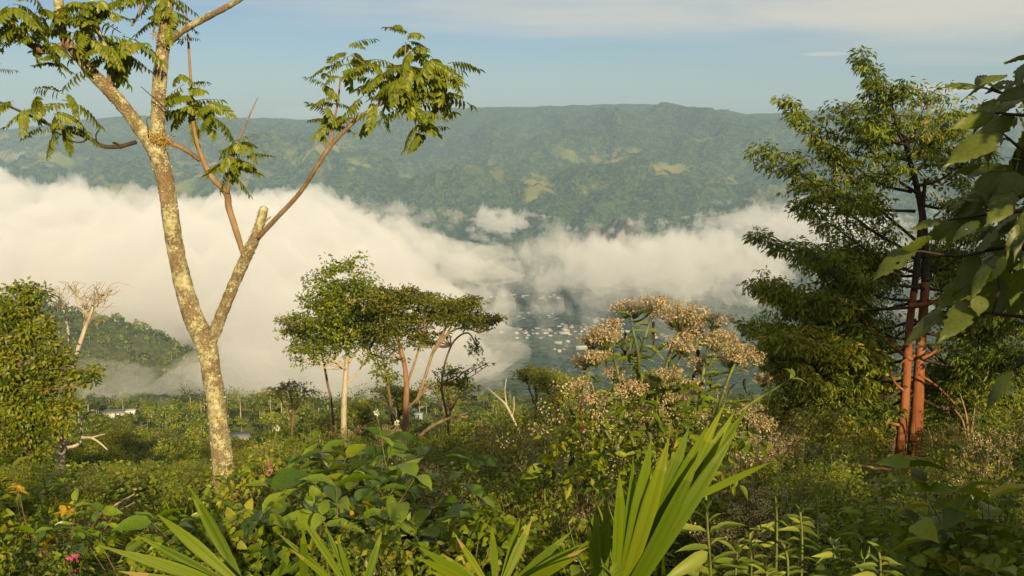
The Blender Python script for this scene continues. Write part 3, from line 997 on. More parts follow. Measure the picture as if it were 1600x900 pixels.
def wood(name, label, pts, lsize, per, seed, mat):
    "a far wood: crowns of coarse leaf clumps and pale trunks, one object"
    r = np.random.RandomState(seed)
    n = len(pts)
    x, y, z, h = [np.array(v, float) for v in zip(*pts)]
    crown = MB()
    u = r.randn(n, per, 3); u /= np.linalg.norm(u, axis=2, keepdims=True)
    rad = (0.22 + .16 * r.rand(n)) * h
    k = r.rand(n, per, 1) ** .3
    flatness = (.5 + .5 * r.rand(n))[:, None]
    lob = r.randn(n, 4, 3) * np.array([.55, .55, .35])
    pick = r.randint(0, 4, (n, per))
    off = np.take_along_axis(lob, pick[:, :, None].repeat(3, 2), 1)
    P = off * rad[:, None, None] + u * k * rad[:, None, None] * .62
    P[:, :, 2] = P[:, :, 2] * flatness + h[:, None] * .70
    P[:, :, 0] += x[:, None]; P[:, :, 1] += y[:, None]; P[:, :, 2] += z[:, None]
    P = P.reshape(-1, 3)
    D = (u + r.randn(n, per, 3) * .5 - np.array([0, 0, .25])).reshape(-1, 3)
    Nn = (r.randn(n, per, 3) * .4 + np.array([0, 0, 1.0])).reshape(-1, 3)
    L = lsize * (.6 + .8 * r.rand(n * per))
    va = np.clip((.46 + .30 * r.randn(n))[:, None] + .12 * r.randn(n, per), 0, 1).ravel()
    crown.leaves(KITE, P, D, Nn, L, L * .75, va)
    o = crown.build(name, mat, smooth=False)
    tag(o, label, 'wood', kind='stuff')
    # trunks
    tb = MB()
    tv = np.array([(-.5, -.3, 0), (.5, -.3, 0), (0, .5, 0), (-.3, -.2, 1), (.3, -.2, 1), (0, .3, 1)])
    tf = np.array([(0, 1, 4, 3), (1, 2, 5, 4), (2, 0, 3, 5)])
    V = tv[None] * np.stack([h * .035, h * .035, h * .8], 1)[:, None, :] + np.stack([x, y, z - 1], 1)[:, None, :]
    F = tf[None] + (np.arange(n) * 6)[:, None, None]
    tb.add(V.reshape(-1, 3), F.reshape(-1, 4))
    t = tb.build('wood_trunks', M_bark_pale)
    tag(t, 'pale trunks of the ' + label.split(' ', 1)[1], 'wood', kind='stuff')


pts = []
qy = last_y - 12 + (655 - last_y) * qr.rand(6000) ** .85
qx = (qr.rand(6000) * 2 - 1) * .64 * qy
qz = H(qx, qy)
qpx, qpy = px_of(qx, qy, qz)
for x, y, z, px, py in zip(qx, qy, qz, qpx, qpy):
    h = min(allowed_height(x, y, px, z), rf.uniform(4.5, 13) * (1.25 if rf.random() < .12 else 1))
    if h < 2.5: continue
    pts.append((x, y, z, h * (.7 + .5 * rf.random())))
    if len(pts) >= 2100: break
wood('far_hillside_wood', 'the mixed wood covering the hillside out to its crest', pts, .80, 205, 5, M_leaf)
pts = []
qy = 900 + 1400 * qr.rand(5200)
qx = -(.02 + .58 * qr.rand(5200)) * qy
for x, y, z in zip(qx, qy, H(qx, qy)):
    if z < -640: continue
    pts.append((x, y, z, rf.uniform(8, 19)))
wood('spur_wood', 'the dark wood on the hill rising out of the fog', pts, 4.0, 34, 6, M_leaf)

# ---------------------------------------------------------------- farm buildings on the hillside
M_roof_white = plain('white_metal_roof', (0.70, 0.70, 0.66), .45, .08, .4)
M_roof_grey = plain('grey_metal_roof', (0.17, 0.17, 0.18), .4, .1, .4)
M_roof_red = plain('red_tile_roof', (0.32, 0.13, 0.08), .7, .15, .6)
M_wall_white = plain('whitewashed_wall', (0.66, 0.64, 0.58), .8, .08, .5)
M_wall_tan = plain('tan_wall', (0.42, 0.34, 0.25), .8, .1, .5)
M_dark_open = plain('dark_opening', (0.03, 0.03, 0.035), .3, .1, 2)


def house_meshes(w, d, h, rise, roofm, wallm, over=.5):
    b = MB()
    c = [(-w / 2, -d / 2), (w / 2, -d / 2), (w / 2, d / 2), (-w / 2, d / 2)]
    V = [(x, y, -8) for x, y in c] + [(x, y, h) for x, y in c] + [(-w / 2, 0, h + rise), (w / 2, 0, h + rise)]
    b.add(V, [(0, 1, 5, 4), (1, 2, 6, 5), (2, 3, 7, 6), (3, 0, 4, 7)])
    b.add(V, [(4, 7, 8), (5, 9, 6)][:0] + [(7, 4, 8), (5, 6, 9)])
    r_ = MB()
    W, D, t = w / 2 + over, d / 2 + over, .14
    dz = -rise * over / (d / 2)
    for s in (-1, 1):
        V = [(-W, 0, h + rise + .03), (W, 0, h + rise + .03), (W, s * D, h + dz + .03), (-W, s * D, h + dz + .03)]
        V += [(x, y, z + t) for x, y, z in V]
        r_.add(V, [(0, 1, 2, 3), (7, 6, 5, 4), (0, 4, 5, 1), (1, 5, 6, 2), (2, 6, 7, 3), (3, 7, 4, 0)])
    return b.mesh('wall', wallm, False), r_.mesh('roof', roofm, False)


def box_mesh(name, w, d, h, mat):
    V = [(x, y, z) for x in (-w / 2, w / 2) for y in (-d / 2, d / 2) for z in (-h / 2, h / 2)]
    return mesh_np(name, V, np.array([(0, 1, 3, 2), (4, 6, 7, 5), (0, 4, 5, 1), (2, 3, 7, 6), (0, 2, 6, 4), (1, 5, 7, 3)]), mat)


win_me = box_mesh('window', .6, .12, .5, M_dark_open)
door_me = box_mesh('door', .7, .12, 1.5, M_dark_open)


def hill_house(name, px, py, y, w, d, h, rise, roofm, wallm, rz, label, wins):
    p = at(px, py, y)
    e = thing(name, p, label, 'house', None, rz)
    wm, rm = house_meshes(w, d, h, rise, roofm, wallm)
    link('wall', wm, e); link('roof', rm, e)
    for k in range(wins):
        x = -w / 2 + w * (k + .7) / (wins + .4)
        link('window', win_me, e, (x, -d / 2 - .03, h * .55))
    link('door', door_me, e, (w * .02, -d / 2 - .03, .1))
    return e


hill_house('long_shed', 184, 645, 525, 14, 6, .8, .6, M_roof_grey, M_wall_white, R(-4), 'long low white walled farmhouse on the far wooded crest', 5)
hill_house('farm_annex', 205, 644.5, 518, 4.2, 4, 1.1, .4, M_roof_white, M_wall_white, R(8), 'small bright white annex at the right end of the long farmhouse', 1)
hill_house('farmhouse', 373, 685, 390, 8, 6, 1.0, 1.5, M_roof_grey, M_wall_white, R(14), 'grey roofed cottage just right of the big lichened trunk', 2)
hill_house('blue_hut', 655, 650, 500, 3.6, 3, 1.3, .6, plain('blue_tin', (.28, .33, .34), .5), plain('blue_wall', (.30, .36, .38), .7), R(-10), 'tiny blue tin hut half hidden behind the red trunked tree', 1)

# ---------------------------------------------------------------- the valley town
town = []
kinds = [(M_roof_white, M_wall_white, 13, 9, 4, 1.6), (M_roof_grey, M_wall_tan, 15, 9, 4.5, 2.0), (M_roof_red, M_wall_white, 13, 10, 4, 2.4), (M_roof_white, M_wall_tan, 26, 14, 6, 2.5)]
for rm_, wm_, w, d, h, rise in kinds:
    town.append(house_meshes(w, d, h, rise, rm_, wm_, .6))
rt = random.Random(5)
TL = ['small white roofed house in the town seen through the fog', 'grey roofed house in the town seen through the fog',
      'red roofed house in the town seen through the fog', 'large pale warehouse in the town seen through the fog']
TG = ['white roofed houses of the valley town', 'grey roofed houses of the valley town', 'red roofed houses of the valley town', 'warehouses of the valley town']
placed = []
for cx, cy_, rx, ry, n in ((830, 494, 22, 5, 16), (845, 522, 42, 9, 52), (900, 512, 40, 5, 40), (930, 520, 34, 5, 34), (800, 465, 45, 3, 26), (860, 466, 18, 4, 16), (878, 545, 18, 6, 14), (990, 520, 60, 10, 26), (935, 500, 20, 3, 10), (1060, 520, 50, 12, 12)):
    for _ in range(n):
        px, py = rt.gauss(cx, rx * .6), rt.gauss(cy_, ry * .6)
        d = ray(px, py)
        k = np.linspace(2300, 6500, 140) / d.y               # where the ray meets the valley floor
        below = np.nonzero(d.z * k < H(d.x * k, d.y * k))[0]
        q = d * float(k[below[0]] if len(below) else k[-1])
        if any((q.x - a) ** 2 + (q.y - b) ** 2 < 15 ** 2 for a, b in placed): continue
        placed.append((q.x, q.y))
        k = rt.choices([0, 1, 2, 3], [6, 2.4, 2, 1.1])[0]
        e = thing('town_house', (q.x, q.y, q.z), TL[k].replace('the town seen through the fog', 'the valley town, ' + ('far row under the cloud' if cy_ < 480 else 'cluster behind the dried flowers' if cx > 950 else 'lowest cluster' if cy_ > 530 else 'left cluster' if cx < 870 else 'right cluster')), 'house', TG[k], rt.choice([.2, .2 + math.pi / 2]) + rt.gauss(0, .12))
        s = rt.uniform(.8, 1.35); e.scale = (s, s, s)
        link('wall', town[k][0], e); link('roof', town[k][1], e)

# ================================================================ the single trees in front of the valley
def PX(v, y): return v * y / F_PX          # size in metres of v photograph pixels at distance y


# ---- the tall lichened tree, 10 m away
def frond_mesh(seed, n=9, Lr=.42, droop=.35, leaf=.105):
    "a feather leaf: stalk with paired leaflets hanging from it"
    r = random.Random(seed)
    mb = MB()
    pts = []
    for i in range(7):
        t = i / 6
        pts.append((math.sin(t * 2 + seed) * .02 * t, Lr * t * (1 - .15 * droop * t), .10 * t * Lr * 2 - droop * t * t * Lr))
    mb.tube(pts, [.0042 - .0028 * i / 6 for i in range(7)], 4, 1, var=.35)
    P, D, Nn, Lg, va = [], [], [], [], []
    for i in range(n):
        t = .16 + .82 * i / (n - 1)
        k = min(5, int(t * 6)); f = t * 6 - k
        p = Vector(pts[k]).lerp(Vector(pts[k + 1]), f)
        for s in (-1, 1):
            if r.random() < .06: continue
            hang = r.uniform(.55, 1.25)
            P.append(p); D.append((s * .85, .42 + .25 * t, -hang)); Nn.append((-s * .35, .1, .9))
            Lg.append(leaf * (1 - .35 * abs(t - .55) * 1.6) * r.uniform(.88, 1.12)); va.append(min(1, max(0, r.gauss(.5, .18))))
    P.append(Vector(pts[-1])); D.append((0, 1, -.5)); Nn.append((0, .2, .9)); Lg.append(leaf * .9); va.append(.5)
    Lg = np.array(Lg)
    mb.leaves(OVAL, np.array([list(p) for p in P]), np.array(D), np.array(Nn), Lg, Lg * .40, np.array(va))
    return mb.mesh('frond', M_pinnate)


FRONDS = [frond_mesh(s, 8 + s % 4, .34 + .05 * (s % 3), .25 + .17 * (s % 4), .118) for s in range(8)]
rr_ = random.Random(3)


def aim(o, d, roll=0.0):
    "turn an object whose +Y is its length so that it points along d, its +Z up as far as it can"
    d = Vector(d).normalized()
    z = Vector((0, 0, 1)); z = z - d * z.dot(d)
    if z.length < 1e-3: z = Vector((0, -1, 0))
    z.normalize(); x = d.cross(z)
    m = Matrix((x, d, z)).transposed()
    o.rotation_euler = (m @ Matrix.Rotation(roll, 3, 'Y')).to_euler()


def whorl(parent, p, n, size=1.0, spread=1.0, up=.15, dirs=None):
    for k in range(n):
        if dirs: d = Vector(dirs[k % len(dirs)])
        else:
            a = 2 * math.pi * (k + rr_.random() * .7) / n
            d = Vector((math.cos(a), math.sin(a) * .8, up + rr_.gauss(-.12, .36)))
        o = link('frond', rr_.choice(FRONDS), parent)
        o.location = Vector(p) - parent.location + Vector((rr_.gauss(0, .03), rr_.gauss(0, .03), rr_.gauss(0, .04))) * spread
        aim(o, d, rr_.gauss(0, .35)); s = size * rr_.uniform(.75, 1.15); o.scale = (s, s, s)


def path_px(lst, parent_loc=None):
    pts, rad = [], []
    for px, py, w, y in lst:
        pts.append(at(px, py, y) - (parent_loc or Vector())); rad.append(PX(w, y) / 2)
    return pts, rad


base = at(352, 790, 10.0)
lich = thing('lichened_tree', base, 'tall leaning tree with a cream lichened trunk and feathery leaves, nearest on the left', 'tree')


def limb(name, lst, mat, seg=14, rough=.07, sub=8, seed=0, parent=lich):
    mb = MB(); pts, rad = path_px(lst, parent.location); rad = [q * (.80 if q > .05 else .88) for q in rad]
    mb.tube(pts, rad, seg, sub, rough, seed=seed)
    return mb.build(name, mat, parent)


limb('trunk', [(356, 800, 50, 10), (350, 740, 44, 10), (344, 690, 41, 10), (338, 630, 38, 10), (330, 580, 37, 10), (322, 540, 42, 10), (302, 495, 39, 10), (284, 435, 34, 10), (271, 370, 32, 10), (263, 310, 32, 10), (255, 268, 33, 10), (245, 236, 36, 10), (222, 205, 27, 9.95), (196, 170, 25, 9.9), (168, 138, 25, 9.85), (142, 112, 23, 9.8), (118, 82, 20, 9.75), (99, 55, 18, 9.7), (93, 18, 16, 9.7), (88, -40, 14, 9.7)], M_bark_lichen, 18, .06, seed=1)
limb('limb', [(246, 262, 22, 10), (247, 225, 29, 10), (247, 170, 26, 10.02), (251, 110, 26, 10.05), (257, 55, 24, 10.1), (263, 0, 20, 10.2), (268, -70, 15, 10.3)], M_bark_lichen, 16, .07, seed=2)
limb('limb', [(320, 556, 22, 10), (337, 515, 25, 9.98), (358, 462, 22, 9.95), (384, 402, 22, 9.92), (400, 368, 21, 9.9), (407, 345, 18, 9.88), (413, 325, 15, 9.86)], M_bark_lichen, 14, .10, seed=3)
limb('limb', [(257, 72, 15, 10.05), (285, 48, 12, 9.95), (325, 26, 11, 9.8), (358, 9, 10, 9.7), (392, -12, 9, 9.6), (430, -30, 7, 9.5)], M_bark_lichen, 10, .06, seed=4)
limb('branch', [(403, 372, 9, 9.88), (430, 343, 9, 9.7), (468, 302, 8, 9.5), (498, 256, 8, 9.35), (518, 226, 8, 9.3), (556, 188, 7, 9.2), (588, 166, 6, 9.15), (614, 145, 5, 9.1), (636, 118, 3.5, 9.1)], M_bark_smooth, 9, .05, seed=5)
limb('branch', [(516, 228, 5, 9.3), (522, 190, 4, 9.3), (528, 160, 3.5, 9.3), (532, 120, 3, 9.3)], M_bark_smooth, 7, seed=6)
limb('branch', [(380, 398, 8, 9.92), (372, 370, 11, 9.95), (358, 325, 12, 10), (354, 302, 12, 10.05), (330, 275, 11, 10.1), (314, 240, 8, 10.15), (303, 200, 7, 10.2), (299, 140, 5, 10.25), (294, 60, 4, 10.3), (290, 10, 3, 10.3)], M_bark_smooth, 9, .05, seed=7)
limb('branch', [(262, 222, 9, 9.95), (288, 233, 8, 9.98), (312, 250, 8, 10.1)], M_bark_smooth, 8, .05, seed=8)
limb('branch', [(355, 302, 8, 10.02), (360, 270, 6, 10), (363, 252, 5, 10), (372, 222, 3.5, 10), (390, 180, 3, 10), (403, 152, 1.5, 10)], M_bark_smooth, 7, seed=9)
limb('branch', [(97, 72, 13, 9.72), (72, 80, 12, 9.6), (45, 68, 11, 9.5), (18, 46, 10, 9.4), (0, 30, 9, 9.3), (-40, 8, 7, 9.2)], M_bark_lichen, 10, .06, seed=10)
limb('branch', [(170, 142, 14, 9.86), (174, 118, 15, 9.8), (168, 85, 10, 9.7), (155, 52, 8, 9.6), (146, 20, 7, 9.6), (142, -20, 5, 9.6)], M_bark_lichen, 10, .08, seed=11)
limb('branch', [(212, 222, 8, 9.95), (186, 229, 8, 9.8), (160, 228, 7, 9.7), (140, 216, 7, 9.6), (112, 206, 6, 9.5), (80, 196, 5.5, 9.4), (45, 180, 5, 9.3), (0, 160, 4, 9.2), (-40, 145, 3, 9.2)], M_bark_dark, 8, .08, seed=12)  # this branch lies in shade; the shade is put into its dark colour
limb('branch', [(140, 214, 3, 9.6), (128, 222, 3, 9.55), (112, 220, 2.5, 9.5), (92, 208, 2, 9.45)], M_bark_dark, 6, seed=13)
limb('branch', [(232, 214, 2.5, 9.9), (231, 200, 2, 9.85), (229, 188, 1.5, 9.85)], M_bark_dark, 5, seed=14)
limb('branch', [(270, 182, 2, 9.9), (248, 160, 2, 9.85), (220, 135, 1.2, 9.8)], M_bark_dark, 5, seed=15)
limb('branch', [(205, 40, 5, 9.7), (215, 25, 4, 9.7), (223, 0, 4, 9.7), (226, -30, 3, 9.7)], M_bark_smooth, 6, seed=16)
limb('branch', [(152, 226, 3, 9.65), (150, 212, 3, 9.6), (155, 202, 2, 9.6)], M_bark_dark, 5, seed=17)
limb('branch', [(613, 146, 4, 9.1), (640, 150, 3, 9.1), (665, 128, 3, 9.1), (690, 110, 2, 9.1)], M_bark_smooth, 6, seed=18)
limb('branch', [(616, 144, 4, 9.1), (600, 118, 3, 9.15), (570, 100, 2, 9.2), (548, 84, 2, 9.2)], M_bark_smooth, 6, seed=19)
limb('branch', [(628, 130, 4, 9.1), (632, 100, 3, 9.1), (634, 66, 2, 9.1)], M_bark_smooth, 6, seed=20)
limb('branch', [(616, 146, 4, 9.1), (640, 175, 3, 9.1), (652, 200, 2, 9.1), (660, 222, 1.5, 9.1)], M_bark_smooth, 6, seed=21)
limb('branch', [(96, 70, 5, 9.7), (112, 90, 3, 9.6), (122, 78, 2, 9.6)], M_bark_dark, 6, seed=22)
limb('twig', [(409, 352, 4, 9.88), (418, 343, 3, 9.86), (424, 338, 2, 9.85)], M_bark_lichen, 5, seed=23)
# lichen crusts and ragged moss standing off the bark
cr_mb = MB(); cP, cD, cN, cL, cV = [], [], [], [], []
for lst, cnt in (([(350, 760, 44), (344, 690, 41), (338, 630, 38), (330, 580, 37), (322, 540, 42)], 420), ([(322, 540, 42), (302, 495, 39), (284, 435, 34), (271, 370, 32), (263, 310, 32), (255, 268, 33), (245, 236, 36), (196, 170, 25), (168, 138, 25)], 560),
                 ([(320, 556, 22), (337, 515, 25), (358, 462, 22), (384, 402, 22), (400, 368, 21), (412, 328, 16)], 520), ([(247, 225, 29), (247, 170, 26), (251, 110, 26), (257, 55, 24), (263, 0, 20)], 260), ([(285, 48, 12), (325, 26, 11), (392, -12, 9)], 50)):
    for _ in range(cnt):
        k = rr_.randrange(len(lst) - 1); t = rr_.random()
        a_, b_ = lst[k], lst[k + 1]
        cx, cy_, w = [a_[i] + (b_[i] - a_[i]) * t for i in range(3)]
        c = at(cx, cy_, 10.0) - base
        ax = (at(b_[0], b_[1], 10.0) - at(a_[0], a_[1], 10.0)).normalized()
        e1 = ax.orthogonal().normalized(); e2 = ax.cross(e1)
        th = rr_.random() * 6.283
        n_ = e1 * math.cos(th) + e2 * math.sin(th)
        cP.append(c + n_ * PX(w, 10) * .375); cD.append((n_ + Vector(rnd_dirs(1, rr_)[0]) * .9)); cN.append(Vector(rnd_dirs(1, rr_)[0]))
        cL.append(rr_.uniform(.010, .024)); cV.append(rr_.random())
cr_mb.leaves(KITE, [list(v) for v in cP], [list(v) for v in cD], [list(v) for v in cN], np.array(cL), np.array(cL) * .8, np.array(cV))
M_crust = foliage('lichen_flake', [(0, (.30, .30, .12)), (.4, (.48, .44, .24)), (.8, (.62, .58, .42)), (1, (.40, .22, .05))], transl=.2, rough=.9, spec=.05)
tag(cr_mb.build('lichen', M_crust, lich, smooth=False), 'pale lichen flakes', kind='stuff')
# orange moss where the limbs part
for cx, cy_, rad, n in ((246, 214, .085, 130), (262, 222, .08, 120), (243, 55, .05, 50), (342, 655, .04, 30)):
    mb = MB()
    c = at(cx, cy_, 9.86) - base
    leaf_cloud(mb, [c + Vector(rnd_dirs(1, rr_)[0]) * rad * .5 for _ in range(6)], [rad * .5] * 6, n // 6, .03, rr_, aspect=.3, droop=.1, flat=1, var_c=.55)
    mb.build('moss_tuft', M_moss, lich, smooth=False)

# the feather leaves, tuft by tuft
W_ = [  # px, py, y, count, size
    (634, 62, 9.1, 4, .75), (645, 74, 9.1, 3, .8), (548, 82, 9.2, 4, .8), (575, 95, 9.2, 4, .9), (600, 108, 9.15, 4, .9), (530, 112, 9.3, 5, .8), (505, 128, 9.3, 3, .8),
    (640, 110, 9.1, 6, 1.0), (672, 98, 9.1, 5, 1.0), (695, 108, 9.1, 5, 1.1), (676, 135, 9.1, 6, 1.1), (650, 140, 9.0, 6, 1.0), (625, 128, 9.1, 5, 1.0), (600, 135, 9.1, 4, .9),
    (648, 172, 9.1, 6, 1.0), (657, 200, 9.1, 6, .9), (690, 150, 9.1, 4, 1.0), (524, 165, 9.3, 4, .8), (518, 188, 9.3, 5, .8), (570, 150, 9.2, 3, .8), (585, 180, 9.1, 3, .8),
    (294, 150, 10.2, 6, 1.0), (300, 175, 10.2, 6, 1.1), (318, 165, 10.1, 5, 1.1), (290, 130, 10.2, 4, .9), (335, 180, 10.1, 3, .9), (375, 225, 10, 5, .8), (368, 248, 10, 6, .85), (382, 240, 10, 4, .8), (352, 258, 10, 3, .8),
    (60, 165, 9.3, 5, 1.0), (88, 172, 9.35, 5, .9), (30, 165, 9.2, 4, 1.0), (95, 190, 9.4, 5, .9), (70, 200, 9.4, 2, .6), (175, 212, 9.7, 1, .5),
    (160, 95, 9.7, 5, 1.0), (165, 70, 9.7, 6, 1.1), (185, 80, 9.7, 6, 1.1), (150, 50, 9.6, 6, 1.1), (140, 25, 9.6, 6, 1.1), (200, 60, 9.7, 5, 1.1), (115, 40, 9.6, 5, 1.0), (100, 12, 9.6, 5, 1.0),
    (60, 20, 9.5, 6, 1.0), (40, 45, 9.4, 6, 1.0), (20, 18, 9.3, 6, 1.1), (5, 40, 9.3, 4, 1.0), (60, 60, 9.5, 4, .9), (80, 75, 9.6, 4, .9), (95, 95, 9.6, 3, .7), (150, 8, 9.6, 6, 1.1), (175, 20, 9.6, 5, 1.0),
    (262, 20, 10.1, 4, .9), (278, 25, 10.1, 4, .9), (285, 60, 10.2, 2, .7), (250, -10, 10.1, 6, 1.0), (-5, 105, 9.2, 2, .6), (-25, 30, 9.3, 5, 1.0), (30, -15, 9.4, 5, 1.0), (205, -10, 9.7, 5, 1.0), (95, 150, 9.3, 3, .9),
]
for px, py, y, n, s in W_: whorl(lich, at(px, py, y), n + (1 if px > 470 else -1 if px < 230 and n > 3 else 0), s * .84, up=.05)


# ---- generic hero tree: trunk and limbs by pixel paths, crown by ellipsoid lobes
def hero(name, label, y, base_px, trunk_paths, lobes, n_cl, per, lsize, leaf, barkm, seed, aspect=.5, flat=.7, droop=.35, shell=.55, group=None, twigs=True, trunk_rough=.05, depth=1.0, clr=(1.0, 1.8), tmpl=KITE, rag=5.0, limbm=None, var_s=.22):
    r = random.Random(seed)
    b = at(base_px[0], base_px[1], y)
    t = thing(name, b, label, 'tree', group)
    first = True
    for lst in trunk_paths:
        mb = MB()
        pts, rad = path_px([(p[0], p[1], p[2], y + (p[3] if len(p) > 3 else 0)) for p in lst], b)
        if first:                                         # root the trunk in the slope
            gz_ = ground(b.x, b.y) - b.z - .3
            if gz_ < pts[0].z: pts.insert(0, Vector((pts[0].x, pts[0].y, gz_))); rad.insert(0, rad[0] * 1.15)
        mb.tube(pts, rad, 10 if first else 6, 5, trunk_rough, seed=seed)
        mb.build('trunk' if first else 'limb', barkm if first else (limbm or barkm), t)
        first = False
    L3 = []
    for l in lobes:
        px, py, rx, ry = l[:4]; dy = l[4] if len(l) > 4 else 0; rz = l[5] if len(l) > 5 else rx * depth
        L3.append((at(px, py, y + dy) - b, PX(rx, y), PX(rz, y), PX(ry, y)))
    if twigs:
        mb = MB()
        ends = []
        for lst in trunk_paths:
            pts, _ = path_px([(p[0], p[1], p[2], y + (p[3] if len(p) > 3 else 0)) for p in lst], b)
            ends += pts[1:]
        for c, rx, ry, rz in L3:
            for _k in range(3):
                tip = c + Vector((r.uniform(-.7, .7) * rx, r.uniform(-.7, .7) * ry, r.uniform(-.3, .5) * rz))
                s = min(ends, key=lambda q: (q - tip).length + (3 * (q.z - tip.z) if q.z > tip.z else 0))
                branch_to(mb, s, tip, PX(2.4, y) / 1.6, PX(1.0, y) / 2, r, seg=5, mid=2)
        mb.build('twigs', limbm or barkm, t)
    C = ragged(lobe_centers(L3, n_cl, r, shell), r, PX(rag, y), PX(30, y))
    mb = MB()
    leaf_cloud(mb, C, [lsize * r.uniform(*clr) for _ in C], per, lsize, r, aspect=aspect, droop=droop, flat=flat, tmpl=tmpl, var_s=var_s)
    mb.build('crown', leaf, t, smooth=False)
    return t


# dense dark tree on the left edge, 38 m away
hero('dense_tree', 'dense dark green tree cut off by the left edge of the view', 36, (40, 790),
     [[(40, 790, 26), (36, 700, 24), (30, 600, 18), (24, 500, 9)], [(38, 640, 10), (20, 600, 8), (-10, 575, 6)], [(34, 620, 10), (70, 575, 7), (90, 540, 4)]],
     [(10, 475, 48, 30), (45, 460, 28, 18), (-10, 520, 60, 40), (50, 510, 38, 30), (78, 555, 30, 26), (30, 570, 60, 36), (60, 610, 56, 38), (98, 600, 28, 22), (130, 585, 22, 16), (145, 590, 12, 14), (20, 650, 62, 40), (75, 655, 40, 32), (100, 640, 26, 22), (0, 700, 50, 34), (50, 695, 36, 24), (-50, 600, 60, 90)],
     1300, 16, .19, M_feather, M_bark_brown, 41, shell=.45, rag=4, var_s=.26)
# bare pale tree beside it, 40 m away
r41 = random.Random(41)
bt_b = at(95, 745, 40)
bt = thing('bare_tree', bt_b, 'leafless white barked tree beside the dense dark tree on the left', 'tree')
tb = MB()
pts, rad = path_px([(95, 752, 15, 40), (93, 715, 14, 40), (98, 690, 12, 40), (103, 640, 10, 40), (108, 600, 8, 40), (113, 580, 6, 40), (122, 545, 5.5, 40), (136, 505, 5, 40), (146, 480, 3.5, 40), (155, 462, 2, 40)], bt_b)
pts.insert(0, Vector((pts[0].x, pts[0].y, ground(bt_b.x, bt_b.y) - bt_b.z - .3))); rad.insert(0, rad[0] * 1.2)
tb.tube(pts, [q * 1.25 for q in rad], 8, 5, .06, seed=3); tb.build('trunk', M_bark_pale, bt)
segs = [[(110, 590, 4, 40), (109, 540, 3.6, 40), (105, 510, 3.2, 40), (98, 480, 2.2, 40), (90, 460, 1.2, 40)], [(108, 532, 3, 40), (92, 520, 2.6, 40), (80, 506, 2, 40), (76, 500, 1.4, 40)],
        [(110, 572, 3, 40), (98, 560, 2.6, 40), (90, 552, 2, 40)], [(138, 500, 3, 40), (132, 482, 2.4, 40), (122, 466, 2, 40), (112, 455, 1.2, 40)], [(145, 482, 2.6, 40), (160, 468, 2, 40), (176, 452, 1.2, 40)],
        [(104, 700, 5, 39), (122, 694, 4.2, 39), (128, 680, 4, 39), (126, 660, 3.6, 39), (134, 648, 3, 39), (146, 640, 1.6, 39)], [(127, 684, 3.4, 39), (142, 684, 3, 39), (156, 692, 2.4, 39), (168, 703, 1.4, 39)], [(142, 684, 2.4, 39), (156, 680, 1.8, 39), (164, 678, 1, 39)]]
for s_ in segs:
    mb = MB(); p_, r_ = path_px(s_, bt_b); mb.tube(p_, [q * 1.25 for q in r_], 6, 5, .08, seed=7); mb.build('limb', M_bark_pale, bt)
mb = MB()
for _ in range(95):
    c0 = r41.choice([(146, 480), (155, 465), (98, 482), (122, 466), (112, 456), (160, 468), (136, 500), (132, 482), (90, 462)])
    a = at(c0[0] + r41.gauss(0, 4), c0[1] + r41.gauss(0, 3), 40) - bt_b
    e_ = at(c0[0] + r41.gauss(0, 17) + (c0[0] - 125) * .45, max(440, c0[1] - abs(r41.gauss(14, 11))), 40 + r41.gauss(0, .5)) - bt_b
    branch_to(mb, a, e_, .022, .007, r41, seg=4, kink=.12)
mb.build('twigs', M_bark_pale, bt)

# tree with the white trunk, 60 m away
hero('white_trunked_tree', 'upright leafy tree with a straight white trunk, left of the pair in mid view', 60, (537, 665),
     [[(537, 672, 10), (538, 620, 9), (541, 575, 8), (545, 530, 6), (548, 470, 4), (552, 410, 2)], [(541, 572, 5), (560, 545, 4), (585, 520, 3)], [(541, 600, 4), (556, 585, 3.5), (572, 565, 3), (600, 548, 2)],
      [(543, 550, 4), (520, 520, 3), (500, 505, 2)]],
     [(552, 408, 9, 14), (560, 425, 20, 13), (530, 418, 22, 12), (505, 440, 22, 14), (545, 450, 38, 22), (515, 470, 36, 24), (575, 460, 30, 24), (500, 500, 32, 22), (550, 495, 48, 26), (590, 490, 26, 26), (530, 530, 40, 20), (580, 525, 30, 18), (490, 545, 30, 16), (478, 565, 22, 8)],
     900, 15, .24, M_leaf, M_bark_pale, 51, shell=.75, flat=.8, rag=8)
# flat low shade tree left of it
hero('low_shade_tree', 'pale flat crowned tree spreading low on the far left of the mid view pair', 66, (520, 640),
     [[(520, 650, 4), (512, 600, 4), (500, 545, 3), (480, 515, 2)]],
     [(462, 498, 26, 5), (480, 512, 40, 7), (455, 520, 18, 6), (500, 530, 42, 8), (475, 545, 22, 6), (520, 512, 28, 8)],
     380, 14, .22, M_rust, M_bark_brown, 52, flat=.35, droop=.1)
